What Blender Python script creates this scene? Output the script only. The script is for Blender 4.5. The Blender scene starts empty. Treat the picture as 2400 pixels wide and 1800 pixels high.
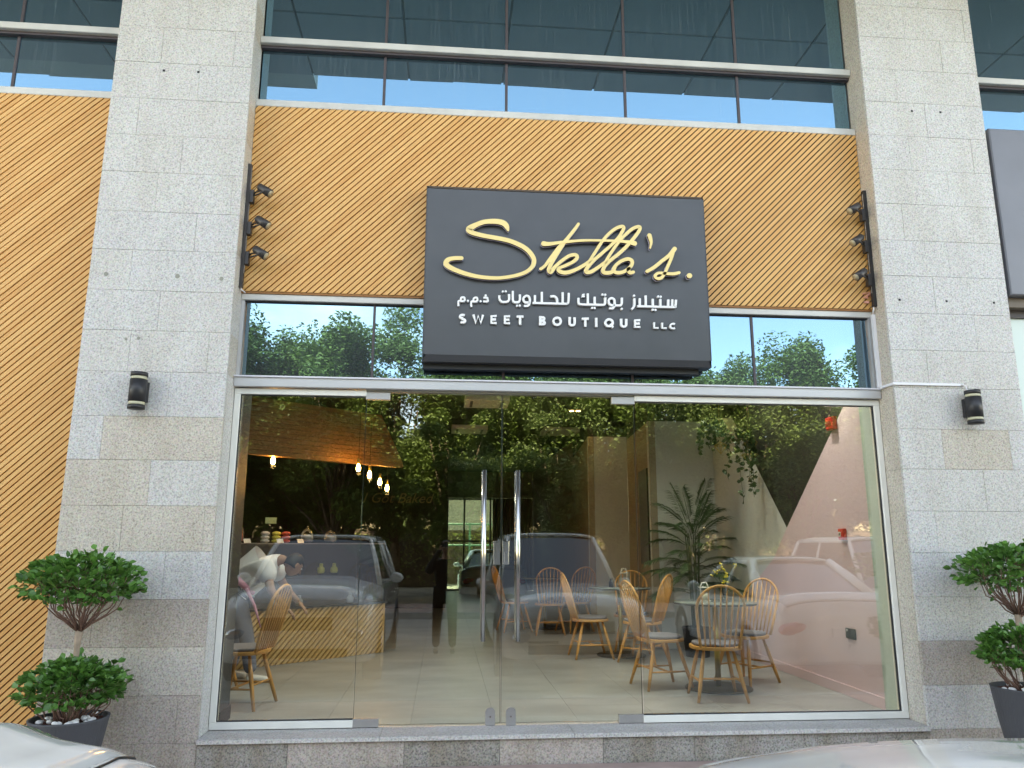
import bpy, bmesh, math, random
from mathutils import Vector, Matrix, Euler, noise
PI = math.pi
R = math.radians
scene = bpy.context.scene
C = bpy.data.collections.new("place"); scene.collection.children.link(C)

# ---------------------------------------------------------------- camera
cam_d = bpy.data.cameras.new("camera"); cam = bpy.data.objects.new("camera", cam_d); C.objects.link(cam)
cam_d.sensor_width = 36; cam_d.lens = 26.87; cam_d.clip_start = 0.02; cam_d.clip_end = 2000
_r = Vector((0.996252, -0.086456, 0.002827)); _u = Vector((-0.020419, -0.203290, 0.978906)); _f = Vector((0.084058, 0.975294, 0.204293))
cam.matrix_world = Matrix(((_r.x, _u.x, -_f.x, 0.0), (_r.y, _u.y, -_f.y, -6.0646), (_r.z, _u.z, -_f.z, 1.32), (0, 0, 0, 1)))
scene.camera = cam

# ---------------------------------------------------------------- daylight
SUN_EL, SUN_AZ = 52.0, -20.0            # azimuth from +Y (behind the building) towards +X
EXPOSURE = 3.3
scene.view_settings.view_transform = 'Standard'; scene.view_settings.look = 'None'
scene.view_settings.exposure = EXPOSURE; scene.view_settings.gamma = 1.0
scene.view_settings.use_curve_mapping = False
scene.view_settings.use_white_balance = True; scene.view_settings.white_balance_temperature = 9300; scene.view_settings.white_balance_tint = 8
w = bpy.data.worlds.new("World"); scene.world = w; w.use_nodes = True
nt = w.node_tree; nt.nodes.clear()
out = nt.nodes.new('ShaderNodeOutputWorld'); bg = nt.nodes.new('ShaderNodeBackground'); bg.inputs[1].default_value = 0.12
sky = nt.nodes.new('ShaderNodeTexSky'); sky.sky_type = 'NISHITA'; sky.sun_disc = False
sky.sun_elevation = R(SUN_EL); sky.sun_rotation = R(SUN_AZ); sky.air_density = 0.75; sky.dust_density = 0.0; sky.ozone_density = 1.8
tc = nt.nodes.new('ShaderNodeTexCoord'); mp = nt.nodes.new('ShaderNodeMapping'); mp.inputs['Scale'].default_value = (1.3, 1.3, 3.2); mp.inputs['Location'].default_value = (0.35, 0.2, 0.1)
cn = nt.nodes.new('ShaderNodeTexNoise'); cn.inputs['Scale'].default_value = 1.5; cn.inputs['Detail'].default_value = 7; cn.inputs['Roughness'].default_value = 0.55
cr = nt.nodes.new('ShaderNodeValToRGB'); cr.color_ramp.elements[0].position = 0.56; cr.color_ramp.elements[1].position = 0.85
cr.color_ramp.elements[0].color = (0, 0, 0, 1); cr.color_ramp.elements[1].color = (0.75, 0.75, 0.75, 1)
mx = nt.nodes.new('ShaderNodeMix'); mx.data_type = 'RGBA'; mx.inputs[7].default_value = (9.5, 10.0, 10.6, 1)
nt.links.new(tc.outputs['Generated'], mp.inputs['Vector']); nt.links.new(mp.outputs[0], cn.inputs['Vector'])
nt.links.new(cn.outputs[0], cr.inputs[0]); nt.links.new(cr.outputs[0], mx.inputs[0])
sat = nt.nodes.new('ShaderNodeHueSaturation'); sat.inputs['Saturation'].default_value = 0.85; sat.inputs['Value'].default_value = 1.0; nt.links.new(sky.outputs[0], sat.inputs['Color'])
nt.links.new(sat.outputs[0], mx.inputs[6]); nt.links.new(mx.outputs[2], bg.inputs[0]); nt.links.new(bg.outputs[0], out.inputs[0])
sun_d = bpy.data.lights.new("sun", 'SUN'); sun = bpy.data.objects.new("sun", sun_d); C.objects.link(sun)
sun_d.energy = 3.2; sun_d.angle = R(0.5); sun_d.color = (1.0, 0.95, 0.86)
_sd = Vector((math.sin(R(SUN_AZ)) * math.cos(R(SUN_EL)), math.cos(R(SUN_AZ)) * math.cos(R(SUN_EL)), math.sin(R(SUN_EL))))
sun.rotation_euler = _sd.to_track_quat('Z', 'Y').to_euler(); sun.location = (0, 30, 40)
try:
    scene.cycles.use_denoising = True
    scene.cycles.transparent_max_bounces = 16; scene.cycles.max_bounces = 10; scene.cycles.glossy_bounces = 5
    scene.cycles.sample_clamp_indirect = 6
except Exception: pass

# ---------------------------------------------------------------- materials
def nmat(name):
    m = bpy.data.materials.new(name); m.use_nodes = True
    return m, m.node_tree.nodes, m.node_tree.links, m.node_tree.nodes['Principled BSDF']
def mat(name, col, rough=0.6, metal=0.0, var=0.0, vscale=4.0, bump=0.0, bscale=60.0, coat=0.0, spec=None, stretch=None, rvar=0.0, em=None, estr=0.0):
    m, N, L, b = nmat(name)
    b.inputs['Base Color'].default_value = (*col, 1); b.inputs['Roughness'].default_value = rough; b.inputs['Metallic'].default_value = metal
    if coat: b.inputs['Coat Weight'].default_value = coat; b.inputs['Coat Roughness'].default_value = 0.04
    if spec is not None: b.inputs['Specular IOR Level'].default_value = spec
    if em: b.inputs['Emission Color'].default_value = (*em, 1); b.inputs['Emission Strength'].default_value = estr
    if var or bump or rvar:
        t = N.new('ShaderNodeTexCoord'); v = t.outputs['Object']
        if stretch:
            mpp = N.new('ShaderNodeMapping'); mpp.inputs['Scale'].default_value = stretch; L.new(v, mpp.inputs['Vector']); v = mpp.outputs[0]
    if var or rvar:
        n = N.new('ShaderNodeTexNoise'); n.inputs['Scale'].default_value = vscale; n.inputs['Detail'].default_value = 6; L.new(v, n.inputs['Vector'])
        if var:
            r = N.new('ShaderNodeValToRGB'); r.color_ramp.elements[0].position = 0.3; r.color_ramp.elements[1].position = 0.7
            r.color_ramp.elements[0].color = (*[c * (1 - var) for c in col], 1); r.color_ramp.elements[1].color = (*[min(1, c * (1 + var)) for c in col], 1)
            L.new(n.outputs[0], r.inputs[0]); L.new(r.outputs[0], b.inputs['Base Color'])
        if rvar:
            mr = N.new('ShaderNodeMapRange'); mr.inputs[3].default_value = max(0, rough - rvar); mr.inputs[4].default_value = rough + rvar
            L.new(n.outputs[0], mr.inputs[0]); L.new(mr.outputs[0], b.inputs['Roughness'])
    if bump:
        n2 = N.new('ShaderNodeTexNoise'); n2.inputs['Scale'].default_value = bscale; n2.inputs['Detail'].default_value = 4; L.new(v, n2.inputs['Vector'])
        bp = N.new('ShaderNodeBump'); bp.inputs['Strength'].default_value = bump; bp.inputs['Distance'].default_value = 0.01
        L.new(n2.outputs[0], bp.inputs['Height']); L.new(bp.outputs[0], b.inputs['Normal'])
    return m
def granite(name, light, dark, stain=0.0):
    m, N, L, b = nmat(name)
    g = N.new('ShaderNodeNewGeometry')
    n1 = N.new('ShaderNodeTexNoise'); n1.inputs['Scale'].default_value = 80; n1.inputs['Detail'].default_value = 3; n1.inputs['Roughness'].default_value = 0.65
    n2 = N.new('ShaderNodeTexVoronoi'); n2.inputs['Scale'].default_value = 95
    n3 = N.new('ShaderNodeTexNoise'); n3.inputs['Scale'].default_value = 2.3; n3.inputs['Detail'].default_value = 5
    for n in (n1, n2): L.new(g.outputs['Position'], n.inputs['Vector'])
    sm_ = N.new('ShaderNodeMapping'); sm_.inputs['Scale'].default_value = (2.2, 2.2, 0.7); L.new(g.outputs['Position'], sm_.inputs['Vector']); L.new(sm_.outputs[0], n3.inputs['Vector'])
    r = N.new('ShaderNodeValToRGB'); e = r.color_ramp.elements; e[0].position = 0.34; e[0].color = (*dark, 1); e[1].position = 0.56; e[1].color = (*light, 1)
    mid = r.color_ramp.elements.new(0.45); mid.color = (*[(a * 1.6 + c) / 2.6 for a, c in zip(light, dark)], 1)
    L.new(n1.outputs[0], r.inputs[0])
    hs = N.new('ShaderNodeHueSaturation'); hs.inputs['Saturation'].default_value = 0.25; hs.inputs['Value'].default_value = 1.0; L.new(n2.outputs['Color'], hs.inputs['Color'])
    mm = N.new('ShaderNodeMix'); mm.data_type = 'RGBA'; mm.blend_type = 'OVERLAY'; mm.inputs[0].default_value = 0.30
    L.new(r.outputs[0], mm.inputs[6]); L.new(hs.outputs[0], mm.inputs[7])
    r3 = N.new('ShaderNodeValToRGB'); r3.color_ramp.elements[0].position = 0.3; r3.color_ramp.elements[1].position = 0.72
    r3.color_ramp.elements[0].color = (1 - stain, 1 - stain * 1.2, 1 - stain * 1.5, 1); r3.color_ramp.elements[1].color = (1.0, 1.0, 1.0, 1)
    L.new(n3.outputs[0], r3.inputs[0])
    m2 = N.new('ShaderNodeMix'); m2.data_type = 'RGBA'; m2.blend_type = 'MULTIPLY'; m2.inputs[0].default_value = 1.0
    L.new(mm.outputs[2], m2.inputs[6]); L.new(r3.outputs[0], m2.inputs[7]); L.new(m2.outputs[2], b.inputs['Base Color'])
    b.inputs['Roughness'].default_value = 0.62
    bp = N.new('ShaderNodeBump'); bp.inputs['Strength'].default_value = 0.25; bp.inputs['Distance'].default_value = 0.004
    L.new(n1.outputs[0], bp.inputs['Height']); L.new(bp.outputs[0], b.inputs['Normal'])
    return m
G_LIGHT = granite('granite_light', (0.60, 0.585, 0.56), (0.33, 0.325, 0.33), 0.10)
G_BLUE = granite('granite_bluish', (0.59, 0.58, 0.565), (0.32, 0.315, 0.325), 0.08)
G_TAN = granite('granite_tan', (0.57, 0.52, 0.46), (0.32, 0.29, 0.26), 0.15)
G_BROWN = granite('granite_brown', (0.48, 0.43, 0.39), (0.27, 0.24, 0.22), 0.20)
G_STEP = granite('granite_step', (0.40, 0.385, 0.36), (0.15, 0.145, 0.14), 0.35)
G_SLAB = granite('granite_slab', (0.45, 0.435, 0.42), (0.26, 0.25, 0.25), 0.12)
def woodmat(name, a, b_, rough=0.5):
    m, N, L, b = nmat(name)
    t = N.new('ShaderNodeTexCoord'); mp_ = N.new('ShaderNodeMapping'); mp_.inputs['Rotation'].default_value = (0, R(45), 0)
    mp2 = N.new('ShaderNodeMapping'); mp2.inputs['Scale'].default_value = (2.2, 30, 45)
    L.new(t.outputs['Object'], mp_.inputs['Vector']); L.new(mp_.outputs[0], mp2.inputs['Vector'])
    n = N.new('ShaderNodeTexNoise'); n.inputs['Scale'].default_value = 1.0; n.inputs['Detail'].default_value = 5; L.new(mp2.outputs[0], n.inputs['Vector'])
    oi = N.new('ShaderNodeObjectInfo')
    r = N.new('ShaderNodeValToRGB'); r.color_ramp.elements[0].position = 0.25; r.color_ramp.elements[1].position = 0.75
    r.color_ramp.elements[0].color = (*a, 1); r.color_ramp.elements[1].color = (*b_, 1)
    ad = N.new('ShaderNodeMath'); ad.operation = 'MULTIPLY_ADD'; ad.inputs[1].default_value = 0.30; ad.inputs[2].default_value = -0.15
    L.new(oi.outputs['Random'], ad.inputs[0]); a2 = N.new('ShaderNodeMath'); a2.operation = 'ADD'
    L.new(n.outputs[0], a2.inputs[0]); L.new(ad.outputs[0], a2.inputs[1]); L.new(a2.outputs[0], r.inputs[0])
    L.new(r.outputs[0], b.inputs['Base Color']); b.inputs['Roughness'].default_value = rough
    return m
WOOD = woodmat('slat_wood', (0.68, 0.34, 0.105), (0.80, 0.46, 0.17))
WOOD_BACK = mat('slat_backing', (0.085, 0.035, 0.014), 0.8)  # groove shade between the slats is put into this dark brown
WOOD_IN = woodmat('counter_wood', (0.52, 0.32, 0.12), (0.66, 0.44, 0.20))
CHAIR_WOOD = mat('chair_oak', (0.60, 0.31, 0.10), 0.35, var=0.18, vscale=14, stretch=(1, 1, 0.15))
CANOPY = mat('canopy_wood', (0.20, 0.10, 0.04), 0.45, var=0.2, vscale=8, stretch=(0.3, 0.3, 4))
ALU = mat('aluminium_grey', (0.56, 0.56, 0.57), 0.38, 0.35, var=0.05, vscale=3)
ALU_LIGHT = mat('aluminium_weathered', (0.60, 0.59, 0.56), 0.5, 0.1, var=0.08, vscale=5)
WHITE_FRAME = mat('white_frame', (0.80, 0.79, 0.74), 0.35, var=0.04, vscale=5)
MULLION = mat('mullion_dark', (0.07, 0.055, 0.06), 0.5)
RUBBER = mat('gasket', (0.03, 0.03, 0.035), 0.7)
CHARCOAL = mat('charcoal_panel', (0.062, 0.066, 0.074), 0.33, 0.0, var=0.14, vscale=2.2, rvar=0.1)
CHARCOAL_EDGE = mat('charcoal_edge', (0.058, 0.061, 0.068), 0.35)
GREY_PANEL = mat('grey_sign_panel', (0.17, 0.175, 0.20), 0.3, var=0.08, vscale=2)
GOLD_M = mat('gold_letter', (0.90, 0.70, 0.30), 0.45, 0.0, var=0.05, vscale=6)
GOLD_SIDE = mat('letter_side', (0.10, 0.035, 0.02), 0.4, 0.2)
LILAC = mat('letter_backing', (0.72, 0.68, 0.86), 0.3)
LETTER = mat('white_letter', (0.86, 0.86, 0.86), 0.3)
STEEL = mat('brushed_steel', (0.62, 0.61, 0.58), 0.16, 1.0)
STEEL_DULL = mat('patch_steel', (0.52, 0.50, 0.49), 0.42, 0.8, var=0.06, vscale=10)
BLACK = mat('black_powdercoat', (0.022, 0.022, 0.025), 0.45)
LAMP_GREY = mat('spot_dark_bronze', (0.055, 0.05, 0.05), 0.4, 0.3)
LENS = mat('spot_lens', (0.46, 0.40, 0.28), 0.15)
LAMP_BAND = mat('lamp_band_acrylic', (0.55, 0.53, 0.38), 0.15)
PVC = mat('white_pvc', (0.78, 0.78, 0.82), 0.4)
TAPE = mat('orange_tape', (0.55, 0.22, 0.14), 0.4)
ROAD = mat('grey_interlock', (0.27, 0.265, 0.25), 0.85, var=0.25, vscale=3, bump=0.4, bscale=90)  # tone lightened so the ground bounces more daylight onto the facade
PAVE = mat('pink_paving', (0.36, 0.26, 0.23), 0.8, var=0.15, vscale=6)
KERB = mat('kerb_concrete', (0.30, 0.30, 0.30), 0.8, var=0.15, vscale=6)
SAND = mat('sandy_ground', (0.36, 0.30, 0.21), 0.95, var=0.25, vscale=0.7)
SOFFIT = mat('soffit_panel', (0.30, 0.31, 0.32), 0.5, var=0.08, vscale=1.2)
SOFFIT_BACK = mat('soffit_joint', (0.03, 0.03, 0.03), 0.8)
RENDERW = mat('rendered_wall', (0.50, 0.48, 0.44), 0.8, var=0.05, vscale=2)
PAINT_WHITE = mat('car_paint_white', (0.80, 0.80, 0.78), 0.22, 0.0, coat=1.0)
PAINT_SILVER = mat('car_paint_silver', (0.62, 0.64, 0.68), 0.25, 0.25, coat=1.0)
PAINT_BLUE = mat('car_paint_pale_blue', (0.50, 0.62, 0.70), 0.3, 0.1, coat=1.0)
CARGLASS = mat('car_glass', (0.02, 0.025, 0.03), 0.03, coat=1.0, spec=0.9)
TYRE = mat('tyre_rubber', (0.02, 0.02, 0.02), 0.8)
TRIM = mat('black_trim', (0.015, 0.015, 0.016), 0.5)
TAIL = mat('tail_lens', (0.45, 0.02, 0.03), 0.12, coat=1.0)
HEAD = mat('head_lens', (0.6, 0.62, 0.65), 0.08, 0.5, coat=1.0)
PLATE = mat('number_plate', (0.75, 0.75, 0.72), 0.4)
BLACKWALL = mat('black_paint_wall', (0.018, 0.017, 0.015), 0.75)
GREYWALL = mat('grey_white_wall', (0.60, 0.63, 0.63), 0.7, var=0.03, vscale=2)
PINK = mat('pink_paint', (0.70, 0.54, 0.61), 0.6, var=0.03, vscale=2)
PALEGREEN = mat('pale_green_column', (0.46, 0.56, 0.52), 0.6)
REDPL = mat('red_plastic', (0.60, 0.03, 0.03), 0.35)
CUSHION = mat('grey_cushion', (0.17, 0.165, 0.19), 0.9, var=0.08, vscale=30)
BRASS = mat('brass', (0.55, 0.42, 0.14), 0.3, 0.9)
BRONZE = mat('bronze_base', (0.10, 0.085, 0.06), 0.4, 0.5)
TABLETOP = mat('dark_glass_tabletop', (0.17, 0.20, 0.19), 0.08, var=0.08, vscale=5)
POT = mat('grey_wicker_pot', (0.075, 0.078, 0.088), 0.65, bump=0.5, bscale=70, stretch=(1, 1, 0.2))
SOIL = mat('red_brown_mulch', (0.13, 0.045, 0.035), 0.9, var=0.4, vscale=40, bump=0.6, bscale=60)
PEBBLE = mat('white_pebble', (0.82, 0.80, 0.80), 0.45)
BARK = mat('pale_bark', (0.36, 0.27, 0.20), 0.8, var=0.2, vscale=20)
TWIG = mat('twig_brown', (0.19, 0.10, 0.075), 0.7)
TRUNK = mat('tree_bark', (0.16, 0.12, 0.085), 0.9, var=0.3, vscale=5)
SKIN = mat('skin_brown', (0.36, 0.20, 0.13), 0.5)
SHIRT = mat('white_shirt', (0.78, 0.80, 0.85), 0.85, var=0.05, vscale=8)
TROUSER = mat('grey_blue_trousers', (0.15, 0.17, 0.24), 0.85)
APRON = mat('pink_apron', (0.75, 0.36, 0.52), 0.8)
HAIR = mat('black_hair', (0.02, 0.018, 0.017), 0.6)
SHOE = mat('white_trainer', (0.75, 0.75, 0.75), 0.5)
DARKCLOTH = mat('dark_clothes', (0.015, 0.015, 0.018), 0.9)
BULB = mat('bulb_filament_glow', (1, 0.6, 0.2), 0.3, em=(1.0, 0.50, 0.14), estr=28)
DOWN = mat('downlight_glow', (1, 0.8, 0.5), 0.3, em=(1.0, 0.68, 0.32), estr=6)
CASSETTE = mat('cassette_white', (0.55, 0.56, 0.53), 0.5)
MACARON_Y = mat('yellow_sweets', (0.70, 0.62, 0.12), 0.5); MACARON_R = mat('red_sweets', (0.60, 0.10, 0.08), 0.5)
SWEET_O = mat('orange_sweets', (0.70, 0.35, 0.06), 0.5); SWEET_W = mat('pale_sweets', (0.5, 0.5, 0.55), 0.5)
SWEET_P = mat('pink_sweets', (0.75, 0.25, 0.22), 0.5); SIGNGREEN = mat('pale_green_card', (0.35, 0.48, 0.30), 0.5)
SCRIPT = mat('faint_gold_script', (0.26, 0.21, 0.10), 0.5)
RAILGREEN = mat('green_railing', (0.10, 0.34, 0.24), 0.5)
def leafmat(name, a, b_, rough=0.4, trans=0.15):
    m, N, L, b = nmat(name)
    g = N.new('ShaderNodeNewGeometry')
    r = N.new('ShaderNodeValToRGB'); r.color_ramp.elements[0].color = (*a, 1); r.color_ramp.elements[1].color = (*b_, 1)
    n = N.new('ShaderNodeTexNoise'); n.inputs['Scale'].default_value = 0.7; L.new(g.outputs['Position'], n.inputs['Vector'])
    mm = N.new('ShaderNodeMath'); mm.operation = 'MULTIPLY_ADD'; mm.inputs[1].default_value = 0.6
    L.new(g.outputs['Random Per Island'], mm.inputs[0]); s = N.new('ShaderNodeMath'); s.operation = 'MULTIPLY'; s.inputs[1].default_value = 0.5
    L.new(n.outputs[0], s.inputs[0]); L.new(s.outputs[0], mm.inputs[2]); L.new(mm.outputs[0], r.inputs[0]); L.new(r.outputs[0], b.inputs['Base Color'])
    b.inputs['Roughness'].default_value = rough
    tr = N.new('ShaderNodeBsdfTranslucent'); L.new(r.outputs[0], tr.inputs[0]); ms = N.new('ShaderNodeMixShader'); ms.inputs[0].default_value = trans
    o = N['Material Output']; L.new(b.outputs[0], ms.inputs[1]); L.new(tr.outputs[0], ms.inputs[2]); L.new(ms.outputs[0], o.inputs[0])
    return m
LEAF = leafmat('ficus_leaf', (0.024, 0.090, 0.020), (0.14, 0.33, 0.065), 0.30)
TREELEAF = leafmat('tree_leaf', (0.045, 0.095, 0.02), (0.19, 0.28, 0.065), 0.55, 0.35)
TREELEAF2 = leafmat('tree_leaf_dark', (0.03, 0.07, 0.02), (0.11, 0.19, 0.045), 0.55, 0.3)
TREELEAF3 = leafmat('tree_leaf_pale', (0.08, 0.14, 0.045), (0.25, 0.34, 0.12), 0.55, 0.35)
PALM = leafmat('palm_leaf', (0.012, 0.035, 0.012), (0.04, 0.09, 0.03), 0.45, 0.1)
HEDGE = leafmat('hedge_leaf', (0.10, 0.13, 0.035), (0.34, 0.36, 0.12), 0.6, 0.3)
def floormat():
    m, N, L, b = nmat('floor_porcelain')
    g = N.new('ShaderNodeNewGeometry'); n = N.new('ShaderNodeTexNoise'); n.inputs['Scale'].default_value = 1.3; n.inputs['Detail'].default_value = 7
    mp_ = N.new('ShaderNodeMapping'); mp_.inputs['Scale'].default_value = (1, 2.2, 1); L.new(g.outputs['Position'], mp_.inputs['Vector']); L.new(mp_.outputs[0], n.inputs['Vector'])
    r = N.new('ShaderNodeValToRGB'); r.color_ramp.elements[0].position = 0.3; r.color_ramp.elements[1].position = 0.7
    r.color_ramp.elements[0].color = (0.265, 0.28, 0.29, 1); r.color_ramp.elements[1].color = (0.39, 0.41, 0.425, 1)
    L.new(n.outputs[0], r.inputs[0]); L.new(r.outputs[0], b.inputs['Base Color']); b.inputs['Roughness'].default_value = 0.28
    return m
FLOOR = floormat()
def clear_glass(name, base=0.075, tint=(0.93, 0.96, 0.94)):
    m, N, L, b = nmat(name); N.remove(b); o = N['Material Output']
    t = N.new('ShaderNodeBsdfTransparent'); t.inputs[0].default_value = (*tint, 1)
    gl = N.new('ShaderNodeBsdfGlossy'); gl.inputs['Roughness'].default_value = 0.0; gl.inputs[0].default_value = (0.97, 1, 0.99, 1)
    lw = N.new('ShaderNodeFresnel'); lw.inputs[0].default_value = 1.5
    mr = N.new('ShaderNodeMath'); mr.operation = 'MULTIPLY'; mr.inputs[1].default_value = base / 0.04; mr.use_clamp = True
    L.new(lw.outputs[0], mr.inputs[0]); ms = N.new('ShaderNodeMixShader'); L.new(mr.outputs[0], ms.inputs[0]); L.new(t.outputs[0], ms.inputs[1]); L.new(gl.outputs[0], ms.inputs[2]); L.new(ms.outputs[0], o.inputs[0])
    return m
GLASS = clear_glass('storefront_glass', 0.115)
CASEGLASS = clear_glass('display_glass', 0.03, (0.96, 0.98, 0.97))
REARGLASS = clear_glass('rear_green_glass', 0.03, (0.48, 0.55, 0.50))
def mirror_glass(name, refl, tint, body, dirt=0.0):
    m, N, L, b = nmat(name); o = N['Material Output']
    b.inputs['Base Color'].default_value = (*body, 1); b.inputs['Roughness'].default_value = 0.4
    gl = N.new('ShaderNodeBsdfGlossy'); gl.inputs['Roughness'].default_value = 0.0; gl.inputs[0].default_value = (*tint, 1)
    g = N.new('ShaderNodeNewGeometry')
    nb = N.new('ShaderNodeTexNoise'); nb.inputs['Scale'].default_value = 1.1; nb.inputs['Detail'].default_value = 1; L.new(g.outputs['Position'], nb.inputs['Vector'])
    bp = N.new('ShaderNodeBump'); bp.inputs['Strength'].default_value = 0.05; bp.inputs['Distance'].default_value = 0.01; L.new(nb.outputs[0], bp.inputs['Height']); L.new(bp.outputs[0], gl.inputs['Normal'])
    ms = N.new('ShaderNodeMixShader'); ms.inputs[0].default_value = refl; L.new(b.outputs[0], ms.inputs[1]); L.new(gl.outputs[0], ms.inputs[2])
    last = ms
    if dirt:
        mp_ = N.new('ShaderNodeMapping'); mp_.inputs['Scale'].default_value = (65, 1, 1.6); L.new(g.outputs['Position'], mp_.inputs['Vector'])
        n = N.new('ShaderNodeTexNoise'); n.inputs['Scale'].default_value = 1.0; n.inputs['Detail'].default_value = 5; L.new(mp_.outputs[0], n.inputs['Vector'])
        r = N.new('ShaderNodeValToRGB'); r.color_ramp.elements[0].position = 0.50; r.color_ramp.elements[1].position = 0.85
        r.color_ramp.elements[0].color = (0, 0, 0, 1); r.color_ramp.elements[1].color = (dirt, dirt, dirt, 1)
        L.new(n.outputs[0], r.inputs[0]); d = N.new('ShaderNodeBsdfDiffuse'); d.inputs[0].default_value = (0.42, 0.50, 0.55, 1)
        ms2 = N.new('ShaderNodeMixShader'); L.new(r.outputs[0], ms2.inputs[0]); L.new(ms.outputs[0], ms2.inputs[1]); L.new(d.outputs[0], ms2.inputs[2]); last = ms2
    L.new(last.outputs[0], o.inputs[0])
    return m
BLUEGLASS = mirror_glass('blue_reflective_glass', 0.37, (0.37, 0.75, 0.99), (0.014, 0.04, 0.052), 0.11)
BANDGLASS = mirror_glass('band_reflective_glass', 0.31, (0.42, 0.74, 0.97), (0.008, 0.016, 0.018), 0.05)

# ---------------------------------------------------------------- mesh helpers
class MB:
    def __init__(s): s.v = []; s.f = []; s.sm = []
    def add(s, vs, fs, smooth=False):
        o = len(s.v); s.v += [tuple(v) for v in vs]; s.f += [tuple(i + o for i in f) for f in fs]; s.sm += [smooth] * len(fs); return s
    def box(s, x0, x1, y0, y1, z0, z1):
        return s.add([(x0, y0, z0), (x1, y0, z0), (x1, y1, z0), (x0, y1, z0), (x0, y0, z1), (x1, y0, z1), (x1, y1, z1), (x0, y1, z1)],
                     [(3, 2, 1, 0), (4, 5, 6, 7), (0, 1, 5, 4), (1, 2, 6, 5), (2, 3, 7, 6), (3, 0, 4, 7)])
    def bbox(s, x0, x1, y0, y1, z0, z1, b=0.004):   # box with front (-y) edges chamfered
        return s.add([(x0, y1, z0), (x1, y1, z0), (x1, y1, z1), (x0, y1, z1), (x0, y0 + b, z0), (x1, y0 + b, z0), (x1, y0 + b, z1), (x0, y0 + b, z1),
                      (x0 + b, y0, z0 + b), (x1 - b, y0, z0 + b), (x1 - b, y0, z1 - b), (x0 + b, y0, z1 - b)],
                     [(1, 0, 3, 2), (0, 1, 5, 4), (1, 2, 6, 5), (2, 3, 7, 6), (3, 0, 4, 7), (4, 5, 9, 8), (5, 6, 10, 9), (6, 7, 11, 10), (7, 4, 8, 11), (8, 9, 10, 11)])
    def prism(s, poly, y0, y1):                     # polygon in xz extruded along y
        n = len(poly); a = sum(poly[i][0] * poly[(i + 1) % n][1] - poly[(i + 1) % n][0] * poly[i][1] for i in range(n))
        if a < 0: poly = poly[::-1]
        vs = [(x, y0, z) for x, z in poly] + [(x, y1, z) for x, z in poly]
        return s.add(vs, [tuple(range(n)), tuple(range(2 * n - 1, n - 1, -1))] + [(i, i + n, (i + 1) % n + n, (i + 1) % n) for i in range(n)])
    def zprism(s, poly, z0, z1):
        n = len(poly); vs = [(x, y, z0) for x, y in poly] + [(x, y, z1) for x, y in poly]
        return s.add(vs, [tuple(range(n - 1, -1, -1)), tuple(range(n, 2 * n))] + [(i, (i + 1) % n, (i + 1) % n + n, i + n) for i in range(n)])
    def tube(s, pts, rad, n=8, caps=True):
        pts = [Vector(p) for p in pts]; rs = rad if isinstance(rad, (list, tuple)) else [rad] * len(pts)
        vs = []; fs = []; prev = None
        for i, p in enumerate(pts):
            t = (pts[min(i + 1, len(pts) - 1)] - pts[max(i - 1, 0)]).normalized()
            if prev is None: a = t.orthogonal().normalized()
            else:
                a = prev - t * prev.dot(t)
                a = a.normalized() if a.length > 1e-6 else t.orthogonal().normalized()
            prev = a; b = t.cross(a)
            for k in range(n):
                q = p + (a * math.cos(2 * PI * k / n) + b * math.sin(2 * PI * k / n)) * rs[i]; vs.append(q)
        for i in range(len(pts) - 1):
            for k in range(n): fs.append((i * n + k, i * n + (k + 1) % n, (i + 1) * n + (k + 1) % n, (i + 1) * n + k))
        if caps: fs.append(tuple(range(n - 1, -1, -1))); fs.append(tuple(range((len(pts) - 1) * n, len(pts) * n)))
        return s.add(vs, fs, True)
    def lathe(s, prof, cx=0, cy=0, n=24, cap=True):
        vs = [(cx + r * math.cos(2 * PI * k / n), cy + r * math.sin(2 * PI * k / n), z) for r, z in prof for k in range(n)]
        fs = [(i * n + k, i * n + (k + 1) % n, (i + 1) * n + (k + 1) % n, (i + 1) * n + k) for i in range(len(prof) - 1) for k in range(n)]
        if cap: fs += [tuple(range(n - 1, -1, -1)), tuple(range((len(prof) - 1) * n, len(prof) * n))]
        return s.add(vs, fs, True)
    def ball(s, c, r, n=10, m=7, rot=None):
        rx, ry, rz = r if isinstance(r, (tuple, list)) else (r, r, r)
        vs = []; fs = []
        for j in range(m + 1):
            a = PI * j / m
            for k in range(n):
                q = Vector((rx * math.sin(a) * math.cos(2 * PI * k / n), ry * math.sin(a) * math.sin(2 * PI * k / n), rz * math.cos(a)))
                if rot: q = rot @ q
                vs.append((c[0] + q.x, c[1] + q.y, c[2] + q.z))
        for j in range(m):
            for k in range(n): fs.append((j * n + k, (j + 1) * n + k, (j + 1) * n + (k + 1) % n, j * n + (k + 1) % n))
        return s.add(vs, fs, True)
    def mesh(s, name, m):
        me = bpy.data.meshes.new(name); me.from_pydata(s.v, [], s.f); me.polygons.foreach_set('use_smooth', s.sm)
        me.materials.append(m); me.update(); return me
    def build(s, name, m, parent=None, bevel=0, origin=None):
        if origin:
            s.v = [(a - origin[0], b - origin[1], c - origin[2]) for a, b, c in s.v]
        o = bpy.data.objects.new(name, s.mesh(name, m)); C.objects.link(o)
        if origin: o.location = origin
        if parent: o.parent = parent
        if bevel:
            bv = o.modifiers.new('bevel', 'BEVEL'); bv.width = bevel; bv.segments = 2; bv.limit_method = 'ANGLE'
        return o
def tag(o, label=None, cat=None, group=None, kind=None):
    if label: o['label'] = label
    if cat: o['category'] = cat
    if group: o['group'] = group
    if kind: o['kind'] = kind
    return o
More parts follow.
